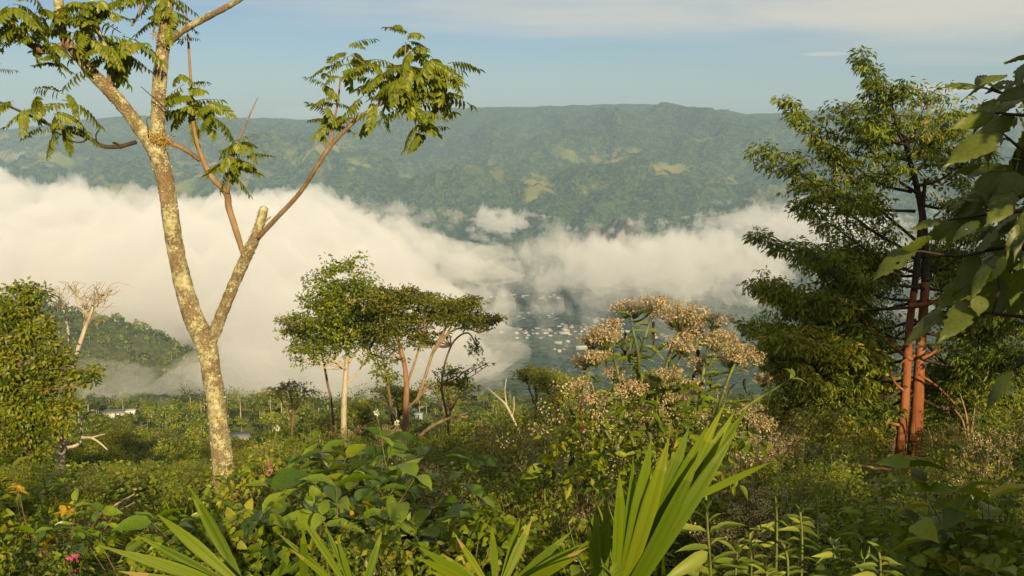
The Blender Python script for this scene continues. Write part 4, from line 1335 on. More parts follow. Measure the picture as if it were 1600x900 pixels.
# tree with the red trunk and wide flat crown
hero('red_trunked_tree', 'wide flat crowned tree with a red trunk at the centre of the mid view', 55, (634, 680),
     [[(635, 688, 11), (634, 640, 10), (635, 600, 9), (630, 560, 7), (618, 520, 5), (605, 480, 4)], [(650, 630, 6), (664, 590, 6), (676, 552, 5), (690, 525, 5), (704, 500, 4), (728, 480, 3), (745, 470, 2)], [(676, 552, 4), (700, 520, 3), (712, 490, 3), (720, 470, 2)],
      [(688, 530, 3), (705, 518, 3), (725, 512, 2.5), (748, 520, 2)], [(636, 600, 5), (650, 560, 4), (660, 525, 3), (670, 490, 2)], [(634, 640, 4), (655, 620, 4), (670, 600, 3)]],
     [(600, 475, 34, 22), (625, 470, 40, 14), (660, 470, 40, 9), (700, 478, 44, 8), (735, 478, 24, 5), (640, 500, 42, 20), (610, 515, 34, 24), (690, 497, 44, 9), (730, 497, 42, 8), (765, 500, 24, 6), (750, 510, 26, 7), (655, 525, 30, 14), (615, 545, 26, 18), (590, 460, 20, 12), (640, 455, 26, 8), (725, 470, 26, 5)],
     1250, 15, .19, M_rust, M_bark_tan, 53, shell=.9, flat=.4, droop=.12, rag=4, limbm=M_bark_smooth)
hero('leaning_shade_tree', 'drooping thin leaved branchy tree right of the red trunked tree', 58, (700, 660),
     [[(700, 665, 4), (690, 600, 3.5), (705, 540, 3), (730, 520, 2.5), (745, 540, 2)]],
     [(735, 528, 14, 14), (745, 550, 13, 14), (750, 572, 16, 10), (690, 522, 22, 5), (660, 535, 30, 5), (700, 585, 30, 6), (720, 600, 24, 6)],
     90, 14, .20, M_leaf, M_bark_brown, 54, shell=.95, flat=.6, droop=.3)
hero('thin_grey_tree', 'thin grey trunked leafy sapling between the white and the red trunk', 57, (613, 690),
     [[(614, 700, 6), (612, 650, 5), (606, 600, 4.5), (598, 560, 3)], [(608, 610, 3), (600, 590, 2), (594, 575, 2)]],
     [(600, 560, 22, 10), (592, 580, 16, 10), (612, 590, 18, 8), (580, 555, 18, 6)], 70, 12, .22, M_leaf, M_bark_brown, 55, shell=.8)
for k, (px, py, y, w, h, lb) in enumerate(((870, 590, 75, 46, 14, 'flat topped shade tree just left of the dried flower weed'), (835, 582, 80, 28, 6, 'thin flat crowned tree against the fog left of the dried flowers'), (620, 610, 85, 40, 7, 'wide flat topped tree behind the red trunk'), (455, 606, 90, 44, 8, 'flat dark topped tree behind the leafy pair, left side'),
                               (1010, 590, 70, 60, 22, 'round topped tree hidden behind the dried flower weed'), (700, 600, 95, 50, 9, 'broad shade tree below the drooping branches'), (560, 625, 88, 44, 12, 'dark round tree at the foot of the white trunk'))):
    hero('shade_tree', lb, y, (px, py + 90), [[(px, py + 95, 5), (px + 3, py + 40, 4), (px - 2, py + 8, 3)], [(px, py + 50, 3), (px - w * .5, py + 6, 2)], [(px, py + 50, 3), (px + w * .5, py + 5, 2)]],
         [(px, py, w * .6, h * .6), (px - w * .5, py + h * .5, w * .5, h * .5), (px + w * .5, py + h * .5, w * .5, h * .5), (px, py + h * 1.3, w * .8, h * .8), (px + w * .3, py + h * 2.4, w * .6, h)],
         170, 14, .24, M_rust if k % 2 else M_leaf, M_bark_brown, 60 + k, flat=.4, droop=.15, shell=.7)


# ---- the feathery tree with two red trunks, 24 m away
ry = 24.0
rb = at(1410, 775, ry)
red = thing('twin_trunk_tree', rb, 'large feathery tree with two straight red trunks on the right', 'tree')


def rl(name, lst, seg=12, rough=.04, mat=M_bark_red, seed=0):
    mb = MB(); p_, r_ = path_px([(a, b_, c, ry + (d_[0] if d_ else 0)) for a, b_, c, *d_ in lst], rb)
    mb.tube(p_, r_, seg, 6, rough, seed=seed)
    return mb.build(name, mat, red)


rl('trunk', [(1401, 800, 18), (1403, 745, 17), (1408, 690, 16), (1413, 640, 15), (1417, 570, 14), (1421, 510, 12), (1428, 455, 11)], seed=1)
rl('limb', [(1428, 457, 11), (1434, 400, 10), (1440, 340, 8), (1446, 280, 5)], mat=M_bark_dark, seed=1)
rl('trunk', [(1423, 800, 25, .1), (1426, 745, 24, .1), (1430, 680, 22, .1), (1433, 640, 20, .1), (1437, 570, 17, .1), (1441, 515, 15, .1), (1446, 440, 13, .1)], seed=2)
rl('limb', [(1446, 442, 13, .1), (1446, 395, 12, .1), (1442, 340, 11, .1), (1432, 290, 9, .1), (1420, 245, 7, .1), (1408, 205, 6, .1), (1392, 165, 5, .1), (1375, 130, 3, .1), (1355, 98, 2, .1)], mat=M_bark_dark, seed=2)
# every limb: base pixel, tip pixel, depth at the tip, foliage half-height along it (pixels)
LIMBS = [((1434, 400), (1215, 240), -1.5, 17), ((1436, 380), (1232, 165), .5, 12), ((1425, 300), (1300, 235), 1.0, 14), ((1430, 300), (1322, 185), -1.2, 10), ((1400, 185), (1348, 92), 0, 12), ((1415, 230), (1450, 150), 1.2, 18),
         ((1420, 245), (1500, 170), -1, 14), ((1432, 290), (1530, 235), .4, 18), ((1440, 320), (1545, 300), -1, 22), ((1436, 450), (1215, 375), -1.8, 11), ((1438, 430), (1255, 320), 1.5, 18), ((1444, 400), (1540, 360), 1.2, 24),
         ((1430, 480), (1200, 455), -.6, 22), ((1432, 500), (1215, 530), 1.4, 22), ((1428, 540), (1190, 520), -1.6, 20), ((1425, 580), (1240, 590), -1.0, 18), ((1440, 520), (1560, 500), .8, 26), ((1438, 560), (1580, 560), -1, 20),
         ((1424, 470), (1290, 420), 0, 26), ((1422, 600), (1300, 640), -1.6, 14), ((1440, 450), (1590, 430), 1.5, 26), ((1434, 620), (1540, 640), 1.5, 18), ((1410, 225), (1335, 160), 1.6, 8), ((1425, 270), (1475, 205), 1.8, 16), 
         ((1440, 430), (1330, 400), 1.6, 30), ((1438, 470), (1250, 480), 1.8, 26), ((1440, 500), (1290, 560), -.4, 28), ((1430, 560), (1260, 560), 2.2, 26), ((1425, 590), (1330, 580), 1.8, 28), ((1442, 400), (1270, 400), 2.2, 20),
         ((1430, 330), (1270, 285), .2, 16), ((1420, 250), (1350, 200), .6, 16), ((1410, 220), (1390, 140), -1, 14), ((1450, 540), (1530, 590), 2.4, 26), ((1448, 580), (1500, 620), 2.6, 24), ((1450, 470), (1550, 460), -1.8, 26), ((1448, 420), (1500, 400), 2.2, 26), ((1440, 610), (1260, 670), 1.2, 18), ((1440, 540), (1200, 560), 1.0, 22), 
         ((1430, 530), (1330, 490), 2, 26), ((1425, 610), (1230, 620), 1.4, 16)]
rr2 = random.Random(88)
for k, (a_, b_, dy, hh) in enumerate(LIMBS):
    A, B = at(a_[0], a_[1], ry) - rb, at(b_[0], b_[1], ry + dy) - rb
    mid1 = A.lerp(B, .35) + Vector((0, 0, PX(-12, ry))); mid2 = A.lerp(B, .7) + Vector((0, 0, PX(-6, ry)))
    L = (B - A).length
    w0 = PX(5.5, ry) / 2
    bm_ = MB(); P_ = bm_.tube([A, mid1, mid2, B], [w0, w0 * .72, w0 * .42, w0 * .12], 7, 6, .05, seed=k)
    dirn = (B - A).normalized(); side = dirn.cross(Vector((0, 0, 1))).normalized()
    fm = MB(); C, RD = [], []
    H_ = PX(hh, ry)
    ncl = int((18 + L * 19 * (hh / 17) ** .6) if b_[1] < 400 else (36 + L * 38 * (hh / 17) ** .6))
    for j in range(ncl):
        t = (.16 if a_[1] < 450 else .34) + (.84 if a_[1] < 450 else .66) * rr2.random() ** .85
        i_ = t * (len(P_) - 1); i0 = min(len(P_) - 2, int(i_))
        p = P_[i0].lerp(P_[i0 + 1], i_ - i0)
        wd = (.25 + .75 * math.sin(math.pi * min(1, 1.08 - t * .9))) * L * .25 + .12
        tip = p + side * rr2.uniform(-1, 1) * wd + Vector((0, 0, rr2.gauss(-.05, .75) * H_ * (1.15 - .6 * t))) + dirn * rr2.uniform(0, .35)
        if j % 3 == 0: branch_to(bm_, p, tip, w0 * .30, w0 * .09, rr2, seg=4, mid=1)
        C.append(tip); RD.append(rr2.uniform(.13, .27))
    leaf_cloud(fm, C, RD, 19, .15, rr2, aspect=.30, droop=.7, flat=.6, var_c=.50, var_s=.24)
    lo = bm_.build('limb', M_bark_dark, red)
    fm.build('foliage', M_feather if k % 2 else M_leaf, lo, smooth=False)
for lst in ([(1425, 562, 8), (1400, 545, 7), (1378, 528, 6), (1360, 512, 4), (1350, 500, 2)], [(1405, 664, 5), (1380, 658, 4.5), (1360, 650, 4), (1342, 642, 2.5)], [(1440, 560, 6), (1455, 553, 5), (1468, 543, 3)], [(1430, 555, 5), (1415, 562, 4), (1405, 570, 3)],
            [(1436, 585, 4), (1460, 600, 3), (1480, 618, 2.5), (1500, 640, 1.5)], [(1420, 478, 10), (1445, 476, 9), (1462, 470, 6), (1480, 462, 3)], [(1412, 610, 4), (1400, 600, 4), (1392, 585, 3), (1386, 560, 2)]):
    rl('dead_branch', [(a, b_, c, -.3) for a, b_, c in lst], 6, .06, M_bark_red, 4)

hero('dense_tree', 'dark dense tree crown low behind the twin red trunks on their left', 33, (1290, 800), [[(1290, 800, 8), (1285, 700, 7), (1280, 640, 5)], [(1288, 700, 5), (1240, 640, 3)], [(1288, 700, 5), (1340, 640, 3)]],
     [(1240, 590, 50, 34), (1300, 570, 56, 40), (1360, 590, 50, 40), (1260, 650, 60, 36), (1340, 660, 60, 36), (1210, 640, 36, 26)], 620, 15, .17, M_feather, M_bark_brown, 91, shell=.8)
hero('dense_tree', 'sunlit dense tree crown behind the twin red trunks on their right', 33, (1520, 800), [[(1520, 800, 8), (1515, 700, 7), (1510, 600, 5)], [(1518, 700, 5), (1570, 600, 3)], [(1518, 700, 5), (1480, 600, 3)]],
     [(1500, 530, 46, 36), (1560, 500, 56, 44), (1600, 560, 60, 50), (1520, 600, 56, 40), (1580, 640, 60, 36), (1470, 620, 36, 30), (1500, 660, 50, 30)], 720, 15, .17, M_feather, M_bark_brown, 92, shell=.8)

# ================================================================ undergrowth in front
r5 = random.Random(505)


def stem_path(r, h, lean, a):
    p = [Vector((0, 0, -.1))]
    for i in range(1, 5):
        t = i / 4
        p.append(Vector((math.cos(a) * lean * t ** 1.4, math.sin(a) * lean * t ** 1.4, h * t)) + Vector((r.gauss(0, .02), r.gauss(0, .02), 0)) * h)
    return p


def along(p, t):
    k = min(len(p) - 2, int(t * (len(p) - 1))); f = t * (len(p) - 1) - k
    return p[k].lerp(p[k + 1], f)


def shrub_coffee(seed, h=1.15, n=8):
    "arching stems with pairs of broad glossy leaves: returns stems mesh and a list of leaf placements"
    r = random.Random(seed); mb = MB(); LV = []
    for s in range(n):
        a = 2 * math.pi * s / n + r.gauss(0, .4); hh = h * r.uniform(.6, 1.05)
        p = stem_path(r, hh, hh * r.uniform(.25, .75), a)
        mb.tube(p, [.010, .009, .007, .005, .003], 5, 2, seed=s)
        m = int(7 * hh / h) + 2
        for k in range(m):
            t = .35 + .65 * k / (m - 1) if m > 1 else 1
            b = along(p, min(.999, t))
            ph = k * 1.57 + r.gauss(0, .3)
            for q in (0, math.pi):
                LV.append((b, Vector((math.cos(ph + q), math.sin(ph + q), r.uniform(-.35, .35) + (.4 if t > .9 else 0))), r.uniform(.11, .17)))
    return mb.mesh('stems', M_twig), LV


def leaf_variants(tmpl, mat, n, asp, name='leaf'):
    out = []
    for k in range(n):
        r = random.Random(900 + k)
        tv, tf = tmpl
        tv = tv.copy(); tv[:, 2] += (r.uniform(-.05, .05)) * tv[:, 1] ** 2 + .02 * np.sin(tv[:, 1] * 9 + k) * np.abs(tv[:, 0]) * 2
        tv[:, 0] = tv[:, 0] * asp * r.uniform(.88, 1.12) + .06 * r.uniform(-1, 1) * tv[:, 1] ** 2
        out.append(mesh_np(name, tv, tf, mat, True, np.full(len(tf), (k + .5) / n)))
    return out


LEAF_COFFEE = leaf_variants(ACUM, M_gloss, 6, .44)
LEAF_BROAD = leaf_variants(ACUM, M_leaf_near, 6, .50)
LEAF_HERB = leaf_variants(LANCE, M_pale, 5, .23)
LEAF_YEL = leaf_variants(ACUM, M_yellow, 2, .48)


def put_leaf(parent, meshes, p, d, size, roll=0.0, r=r5, name='leaf'):
    o = link(name, r.choice(meshes), parent, p)
    aim(o, d, roll); o.scale = (size, size, size)
    return o


def merged(LV, tmpl, mat, asp, r, name='leaves', var_c=.5):
    mb = MB()
    P = [list(b) for b, _, _ in LV]; D = [list(d) for _, d, _ in LV]; L = np.array([s for _, _, s in LV])
    mb.leaves(tmpl, P, D, [(r.gauss(.1, .4), r.gauss(-.35, .4), .8) for _ in LV], L, L * asp, np.clip([r.gauss(var_c, .25) for _ in LV], 0, 1))
    return mb.mesh(name, mat, True)


def shrub_herb(seed, h=1.0, n=8, size=.11):
    r = random.Random(seed); mb = MB(); LV = []
    for s in range(n):
        a = 2 * math.pi * s / n + r.gauss(0, .5); hh = h * r.uniform(.55, 1.05)
        p = stem_path(r, hh, hh * r.uniform(.08, .4), a)
        p = [q + Vector((math.cos(a) * .06, math.sin(a) * .06, 0)) for q in p]
        mb.tube(p, [.007, .006, .005, .004, .003], 5, 2, seed=s)
        m = int(10 * hh / h) + 2
        for k in range(m):
            t = .25 + .75 * k / (m - 1)
            b = along(p, min(.999, t)); ph = k * 1.57 + r.gauss(0, .2)
            sz = size * (1.2 - .55 * t) * r.uniform(.8, 1.2)
            for q in (0, math.pi): LV.append((b, Vector((math.cos(ph + q), math.sin(ph + q), .25 + 1.1 * max(0, t - .75) * 4)), sz))
    return mb.mesh('stems', M_stem), LV


def shrub_mound(seed, h, rad, n, size, tmpl, mat, asp, name='leaves', flat=.7):
    "a tangled mound of leaves on thin stalks"
    r = random.Random(seed); mb = MB(); tb = MB()
    lob = [(Vector((r.uniform(-.5, .5) * rad, r.uniform(-.5, .5) * rad, h * r.uniform(.25, .7))), rad * r.uniform(.35, .6), rad * r.uniform(.35, .6), h * r.uniform(.22, .38)) for _ in range(6)]
    C = lobe_centers(lob, n // 9, r, .5)
    leaf_cloud(mb, C, [size * r.uniform(1.2, 2.2) for _ in C], 9, size, r, aspect=asp, droop=.35, flat=flat, tmpl=tmpl, var_s=.2)
    for c in C[::4]:
        branch_to(tb, (c.x * .3, c.y * .3, -.1), c, .006, .003, r, seg=4)
    return tb.mesh('stems', M_twig), mb.mesh(name, mat, tmpl is not KITE)


def shrub_fern(seed, n=11, L=.75):
    r = random.Random(seed); mb = MB(); tb = MB()
    for s in range(n):
        a = 2 * math.pi * s / n + r.gauss(0, .2); Ls = L * r.uniform(.7, 1.1); rise = r.uniform(.35, .7)
        pts = []
        for i in range(8):
            t = i / 7
            pts.append(Vector((math.cos(a) * Ls * t, math.sin(a) * Ls * t, Ls * (rise * 1.7 * t - 1.25 * rise * t * t))))
        tb.tube(pts, [.004 - .0004 * i for i in range(8)], 4, 1)
        side = Vector((-math.sin(a), math.cos(a), 0))
        P, D, Lg = [], [], []
        for k in range(22):
            t = .12 + .86 * k / 21; b = along(pts, t); fw = (along(pts, min(.999, t + .04)) - b).normalized()
            for s_ in (-1, 1):
                P.append(list(b)); D.append(list(side * s_ + fw * .45 + Vector((0, 0, -.15)))); Lg.append(Ls * .24 * math.sin(math.pi * (.08 + .9 * t) ** .8) + .01)
        Lg = np.array(Lg)
        mb.leaves(KITE, P, D, [(0, 0, 1)] * len(P), Lg, Lg * .28, np.clip(np.full(len(P), r.gauss(.5, .2)), 0, 1))
    return tb.mesh('stalks', M_stem), mb.mesh('fronds', M_leaf_near, False)


def shrub_grass(seed, n=70, L=.55):
    r = random.Random(seed); mb = MB()
    P = [[r.gauss(0, .07), r.gauss(0, .07), -.03] for _ in range(n)]
    D = [[r.gauss(0, .45), r.gauss(0, .45), 1] for _ in range(n)]
    Lg = np.array([L * r.uniform(.5, 1.2) for _ in range(n)])
    mb.leaves(blade(5, lambda t: 1 - t ** 2, .1, .45), P, D, [[r.gauss(0, 1), r.gauss(0, 1), .3] for _ in range(n)], Lg, Lg * .035, np.clip([r.gauss(.6, .2) for _ in range(n)], 0, 1))
    return mb.mesh('blades', M_leaf_near, True)


def shrub_dry(seed, h=1.1, n=9):
    r = random.Random(seed); tb = MB(); mb = MB(); fb_ = MB()
    for s in range(n):
        a = r.uniform(0, 6.28); hh = h * r.uniform(.5, 1.1)
        p = stem_path(r, hh, hh * r.uniform(.1, .45), a)
        tb.tube(p, [.007, .006, .005, .004, .003], 4, 2)
        for k in range(5):
            q = along(p, r.uniform(.45, .98)); tip = q + Vector((r.gauss(0, .1), r.gauss(0, .1), r.uniform(.05, .18))) * h
            branch_to(tb, q, tip, .003, .0015, r, seg=3, mid=1)
            leaf_cloud(fb_, [tip, q.lerp(tip, .8)], [.05 * h, .04 * h], 22, .016, r, aspect=.7, droop=.2, flat=.6, var_c=.5)
        leaf_cloud(mb, [along(p, r.uniform(.2, .8)) for _ in range(4)], [.1] * 4, 5, .09, r, aspect=.28, droop=.5, tmpl=LANCE, var_c=.35)
    return tb.mesh('stems', M_twig), mb.mesh('leaves', M_leaf_near, True), fb_.mesh('dry_heads', M_dry, False)


# ---- shrub kinds: a list of part meshes each
cof = [shrub_coffee(s) for s in (1, 2, 3)]
herb = [shrub_herb(s) for s in (4, 5, 6)]
SHRUBS = {
    'coffee_bush': ([[a, merged(l, ACUM, M_gloss, .44, r5)] for a, l in cof], 'glossy broad leaved bush', 'glossy broad leaved bushes of the thicket'),
    'leafy_herb': ([[a, merged(l, LANCE, M_pale, .28, r5)] for a, l in herb], 'upright narrow leaved herb', 'narrow leaved herbs of the thicket'),
    'vine_tangle': ([list(shrub_mound(s, 1.0, .9, 900, .068, HEART, M_leaf_near, .85)) for s in (7, 8, 9)], 'heap of heart leaved creeper', 'heaps of heart leaved creeper'),
    'small_leaved_bush': ([list(shrub_mound(s, 1.2, .85, 1700, .055, KITE, M_leaf, .55)) for s in (10, 11, 12)], 'dense small leaved bush', 'small leaved bushes of the thicket'),
    'yellowish_bush': ([list(shrub_mound(s, 1.1, .8, 1300, .06, KITE, M_rust, .5)) for s in (13, 14)], 'olive yellow bush', 'olive yellow bushes of the thicket'),
    'fern': ([list(shrub_fern(s)) for s in (15, 16)], 'arching fern', 'ferns of the thicket'),
    'grass_tuft': ([[shrub_grass(s)] for s in (17, 18)], 'tuft of long grass', 'grass tufts of the thicket'),
    'dry_weed': ([list(shrub_dry(s)) for s in (19, 20, 21)], 'dry tan seed headed weed', 'dry seed headed weeds of the thicket'),
}
# the height the undergrowth may reach, by pixel column (top line in the photograph)
TOPX = [-200, 0, 60, 110, 170, 330, 375, 430, 500, 560, 640, 700, 760, 820, 900, 960, 1180, 1250, 1340, 1385, 1450, 1480, 1700]
TOPY = [700, 742, 752, 756, 765, 742, 735, 690, 670, 676, 690, 705, 715, 690, 660, 650, 685, 690, 700, 738, 738, 700, 690]
TOPF = [640, 690, 738, 742, 712, 708, 700, 678, 668, 666, 668, 664, 658, 640, 612, 602, 632, 655, 668, 738, 738, 660, 620]


def under_limit(px, y):
    near = np.interp(px, TOPX, TOPY); far = np.interp(px, TOPX, TOPF)
    if y < 5: near += (5 - y) * 42
    if y > 11 and px < 430: far += 6
    return near if y < 11 else far


placed = []
def plant(kind, x, y, s, rz=None, sink=0.0, label=None, var=None):
    protos, lab, grp = SHRUBS[kind]
    e = thing(kind, (x, y, ground(x, y) - sink), label or '%s%s, %s' % (lab.replace(' in the thicket', '').replace(' heaped over the thicket', '').replace(' in the thicket below the big trees', '').replace(' below the big trees', ''), ' in front' if y < 5 else '' if y < 11 else ' farther back' if y < 24 else ' on the slope', where(px_of(x, y, ground(x, y))[0])), 'fern' if kind == 'fern' else 'grass' if kind == 'grass_tuft' else 'shrub', None if label else grp, r5.uniform(0, 6.28) if rz is None else rz)
    e.scale = (s, s, s * r5.uniform(.9, 1.15))
    for m in protos[var if var is not None else r5.randrange(len(protos))]: link(m.name.split('.')[0], m, e)
    return e


qn = np.random.RandomState(9)
cnt = 0
bands = [(2.6, 5, 60), (5, 11, 150), (11, 24, 290), (24, 52, 260)]
weights = {0: dict(coffee_bush=1, leafy_herb=2.4, vine_tangle=2, small_leaved_bush=2, fern=.8, grass_tuft=.4),
           1: dict(coffee_bush=2, leafy_herb=3, vine_tangle=2, small_leaved_bush=2.6, yellowish_bush=2.2, fern=1, grass_tuft=.6, dry_weed=1.6)}
for y0, y1, n in bands:
    k = 0
    for _ in range(n * 14):
        if k >= n: break
        y = math.sqrt(y0 ** 2 + (y1 ** 2 - y0 ** 2) * qn.rand()); x = (qn.rand() * 2 - 1) * (.60 * y + .6)
        if any((x - a) ** 2 + (y - b) ** 2 < (.33 + .035 * y) ** 2 for a, b in placed): continue
        z = ground(x, y); px, _py = px_of(x, y, z)
        lim = under_limit(px, y)
        # sight line: the tall grass and the fans own the lowest rows
        if px > 1150 and not 1370 < px < 1465 and y > 6 and r5.random() < .3: lim -= r5.uniform(12, 55)
        elif y > 11 and px > 200 and r5.random() < .18: lim -= r5.uniform(4, 22)
        top = at(px, lim, y).z - z
        if top < .22: continue
        h = min(top * r5.uniform(.72, 1.0), (.9 + .06 * y) * r5.uniform(.8, 1.5))
        if y < 4.2: h = min(h, .75)
        w = weights[0 if y < 5 else 1]
        kind = r5.choices(list(w), list(w.values()))[0]
        if 380 < px < 720 and 5 < y < 11 and r5.random() < .35: kind = 'coffee_bush'
        if 840 < px < 1200 and y > 4.6 and y < 14 and r5.random() < .4: kind = 'dry_weed'
        if y > 13 and kind in ('grass_tuft', 'fern', 'vine_tangle', 'coffee_bush'): kind = r5.choice(['small_leaved_bush', 'yellowish_bush', 'leafy_herb'])
        bh = {'grass_tuft': .6, 'fern': .6, 'vine_tangle': 1.0, 'small_leaved_bush': 1.15}.get(kind, 1.1)
        if kind == 'grass_tuft': h = min(h, .7)
        placed.append((x, y)); k += 1
        plant(kind, x, y, max(.3, min(2.4, h / bh * .9)))
    cnt += k
print('undergrowth plants', cnt)

# leafy carpet over the soil between them
gc = MB(); g = np.random.RandomState(4)
n = 52000
gy = 2.2 * (70 / 2.2) ** g.rand(n); gx = (g.rand(n) * 2 - 1) * (.62 * gy + 1.2)
gz = H(gx, gy) + g.rand(n) * (.10 + .012 * gy)
sz = (.035 + .0022 * gy) * (.6 + .8 * g.rand(n))
D = g.randn(n, 3) * np.array([1, 1, .45]); Nn = g.randn(n, 3) * .6 + np.array([.1, -.4, .8])
patch = np.clip(.45 + .35 * fbm(gx / 1.7, gy / 1.7, 91, 3) + .12 * g.randn(n), 0, 1)
gc.leaves(KITE, np.stack([gx, gy, gz], 1), D, Nn, sz, sz * .7, patch)
tag(gc.build('ground_cover', M_leaf, None, smooth=False), 'low leafy ground cover under the shrubs', 'ground cover', kind='stuff')


# ================================================================ fans of the palm like plants
def strap(name, O, T, w, parent, bend=.10, mat=None, rows=10, face=Vector((0, -1, .25)), tw=0.0, w0=.30, peak=.55):
    "one pleated finger of a fan leaf from O to T"
    O, T = Vector(O), Vector(T)
    ax = T - O; L = ax.length; ax.normalize()
    nrm = (face - ax * face.dot(ax)).normalized()
    sd = ax.cross(nrm)
    V, F = [], []
    for i in range(rows + 1):
        t = i / rows
        ww = w * (w0 + (1 - w0) * min(1, t / peak)) if t < peak else w * (1 - ((t - peak) / (1 - peak)) ** 1.7)
        ww = max(ww, .0006)
        c = O + ax * (L * t) + nrm * (bend * L * math.sin(math.pi * t * .9)) + Vector((0, 0, -1)) * (bend * .9 * L * t ** 3)
        th = tw * t
        s2 = sd * math.cos(th) + nrm * math.sin(th); n2 = nrm * math.cos(th) - sd * math.sin(th)
        for u, dz in ((-.5, 0), (-.375, .055), (-.25, .02), (-.125, .02), (0, -.08), (.125, .02), (.25, .02), (.375, .055), (.5, 0)):
            V.append(c + s2 * (u * ww) + n2 * (dz * ww))
    for i in range(rows):
        for k in range(8):
            a = i * 9 + k
            F.append((a, a + 1, a + 10, a + 9))
    me = mesh_np(name, [list(v) for v in V], F, mat or M_palm, True, np.clip(r5.uniform(.2, .72) + (np.arange(len(F)) // 8 >= rows - 2) * r5.choice([0, .15, .35]) + np.array([.05 * ((k % 8) % 2) for k in range(len(F))]), 0, 1))
    return link(name, me, parent)


def fan(label, O_px, y, tips, name='fan_palm', wpx=20, petiole=None):
    O = at(O_px[0], O_px[1], y)
    e = thing(name, O, label, 'palm plant')
    for tp in tips:
        px, py, *rest = tp
        dy = rest[0] if rest else r5.uniform(-.12, .12); w = rest[1] if len(rest) > 1 else wpx; ox = rest[2] if len(rest) > 2 else 0
        oy = rest[3] if len(rest) > 3 else 0
        T = at(px, py, y + dy) - O
        b0 = at(O_px[0] + ox, O_px[1] + oy, y + r5.uniform(-.01, .01)) - O
        strap('leaf_segment', b0, T, PX(w * (.84 if len(tips) < 13 else 1.1), y), e, bend=r5.uniform(.015, .06), tw=r5.uniform(-.35, .35), face=Vector((r5.gauss(.1, .25), -1, .35)), w0=.30 if len(tips) < 13 else .72)
    g_ = ground(O.x, O.y)
    mb = MB(); mb.tube([(0, 0, .01), (0, .02, (g_ - O.z) * .5), (0, .05, g_ - O.z - .1)], [.009, .010, .013], 7, 4)
    mb.build('stalk', M_stem, e)
    return e


fan('large upright yellow green fan leaf right of centre, the tallest in front', (968, 935), 2.6,
    [(966, 728, 0, 26, -8), (988, 700, .03, 20, -4), (1017, 672, .0, 24, 0), (1016, 745, .06, 16, 0), (1076, 652, .05, 27, 3), (1132, 622, .10, 27, 6), (1148, 622, .14, 24, 8), (1168, 622, .18, 26, 12), (1150, 655, .05, 24, 12), (1108, 655, .02, 26, 8), (1046, 668, -.03, 24, 2), (1095, 690, .0, 24, 8), (1205, 716, .25, 12, 60, -130)])
fan('arching fan leaf with blades spread to the left along the bottom edge', (400, 935), 2.7,
    [(152, 846, -.1, 18), (184, 884, -.15, 20), (198, 855, -.1, 22), (212, 832, 0, 20), (245, 792, .05, 26), (170, 900, -.2, 16)])
fan('upright narrow fan leaf right of the arching one at bottom left', (385, 925), 2.9,
    [(293, 752, .1, 20), (300, 772, .12, 22), (318, 790, .1, 18), (345, 842, .05, 16)])
fan('fan leaf with thin upright blades at the bottom edge left of centre', (560, 945), 2.7,
    [(431, 824, 0, 14), (462, 792, .05, 13), (487, 816, .1, 13), (505, 812, .05, 12), (525, 830, 0, 12), (596, 826, .05, 17), (474, 822, -.05, 19, -84, -5), (450, 850, -.1, 12)])
fan('low spreading fan leaf at the bottom edge, centre', (775, 935), 2.6,
    [(650, 848, -.1, 19), (648, 864, -.15, 18), (668, 884, -.1, 18), (712, 834, .1, 15), (768, 820, .15, 18), (812, 802, .15, 17), (831, 808, .1, 22), (893, 824, .0, 18), (924, 838, -.05, 22), (920, 850, -.1, 14), (906, 862, -.12, 20), (690, 860, .05, 15)])
fan('dark fan leaf in the shade just left of the tall one', (940, 940), 2.9, [(930, 790, .1, 22), (945, 760, .12, 24), (915, 810, .1, 18)])

# ================================================================ the tall dried flower weed, 5 m away
yw = 4.0
wb = at(1045, 800, yw)
weed = thing('dried_flower_weed', wb, 'tall weed with broad tan heads of dried flowers, right of centre against the fog', 'weed')
HEADS = [(985, 480, 32, 12), (1022, 470, 24, 9), (1062, 488, 36, 20), (1080, 505, 24, 22), (960, 505, 14, 10), (945, 520, 26, 17), (925, 530, 16, 10), (1116, 500, 22, 8), (1135, 525, 16, 12), (1152, 548, 26, 14), (1170, 560, 20, 10), (1140, 555, 22, 14),
         (912, 562, 20, 10), (935, 556, 20, 7), (1030, 592, 26, 12), (1048, 580, 16, 10), (1090, 565, 12, 14), (985, 605, 24, 12), (960, 580, 16, 8), (1062, 618, 18, 8), (1070, 535, 24, 14), (1000, 645, 20, 9), (1120, 530, 20, 14), (1192, 592, 12, 8), (1175, 640, 20, 12), (1190, 660, 18, 12), (930, 620, 22, 10), (950, 655, 20, 8), (1085, 600, 14, 10), (905, 600, 14, 8)]
STEMS = [[(1040, 800, 9), (1020, 700, 8), (1000, 610, 7), (998, 560, 6), (990, 520, 4), (985, 490, 3)], [(1045, 800, 8), (1035, 660, 7), (1040, 580, 7), (1055, 530, 5), (1066, 500, 3)], [(1035, 790, 7), (985, 680, 6), (965, 580, 5), (950, 540, 4), (940, 525, 3)],
         [(1050, 800, 8), (1085, 680, 7), (1098, 590, 6), (1106, 540, 4), (1114, 505, 3)], [(1055, 800, 8), (1100, 700, 6), (1128, 620, 5), (1145, 575, 4), (1158, 555, 3)], [(998, 560, 5), (1010, 520, 4), (1020, 480, 3)], [(1030, 790, 6), (950, 680, 5), (925, 600, 4), (915, 565, 3)],
         [(1060, 790, 7), (1110, 690, 6), (1160, 640, 5), (1215, 605, 4), (1240, 590, 2)], [(1042, 700, 5), (1030, 640, 4), (1030, 600, 3)], [(1000, 590, 4), (975, 550, 3), (958, 515, 2)], [(1050, 560, 4), (1072, 540, 3), (1082, 515, 2)]]
rw = random.Random(12)
all_pts = []
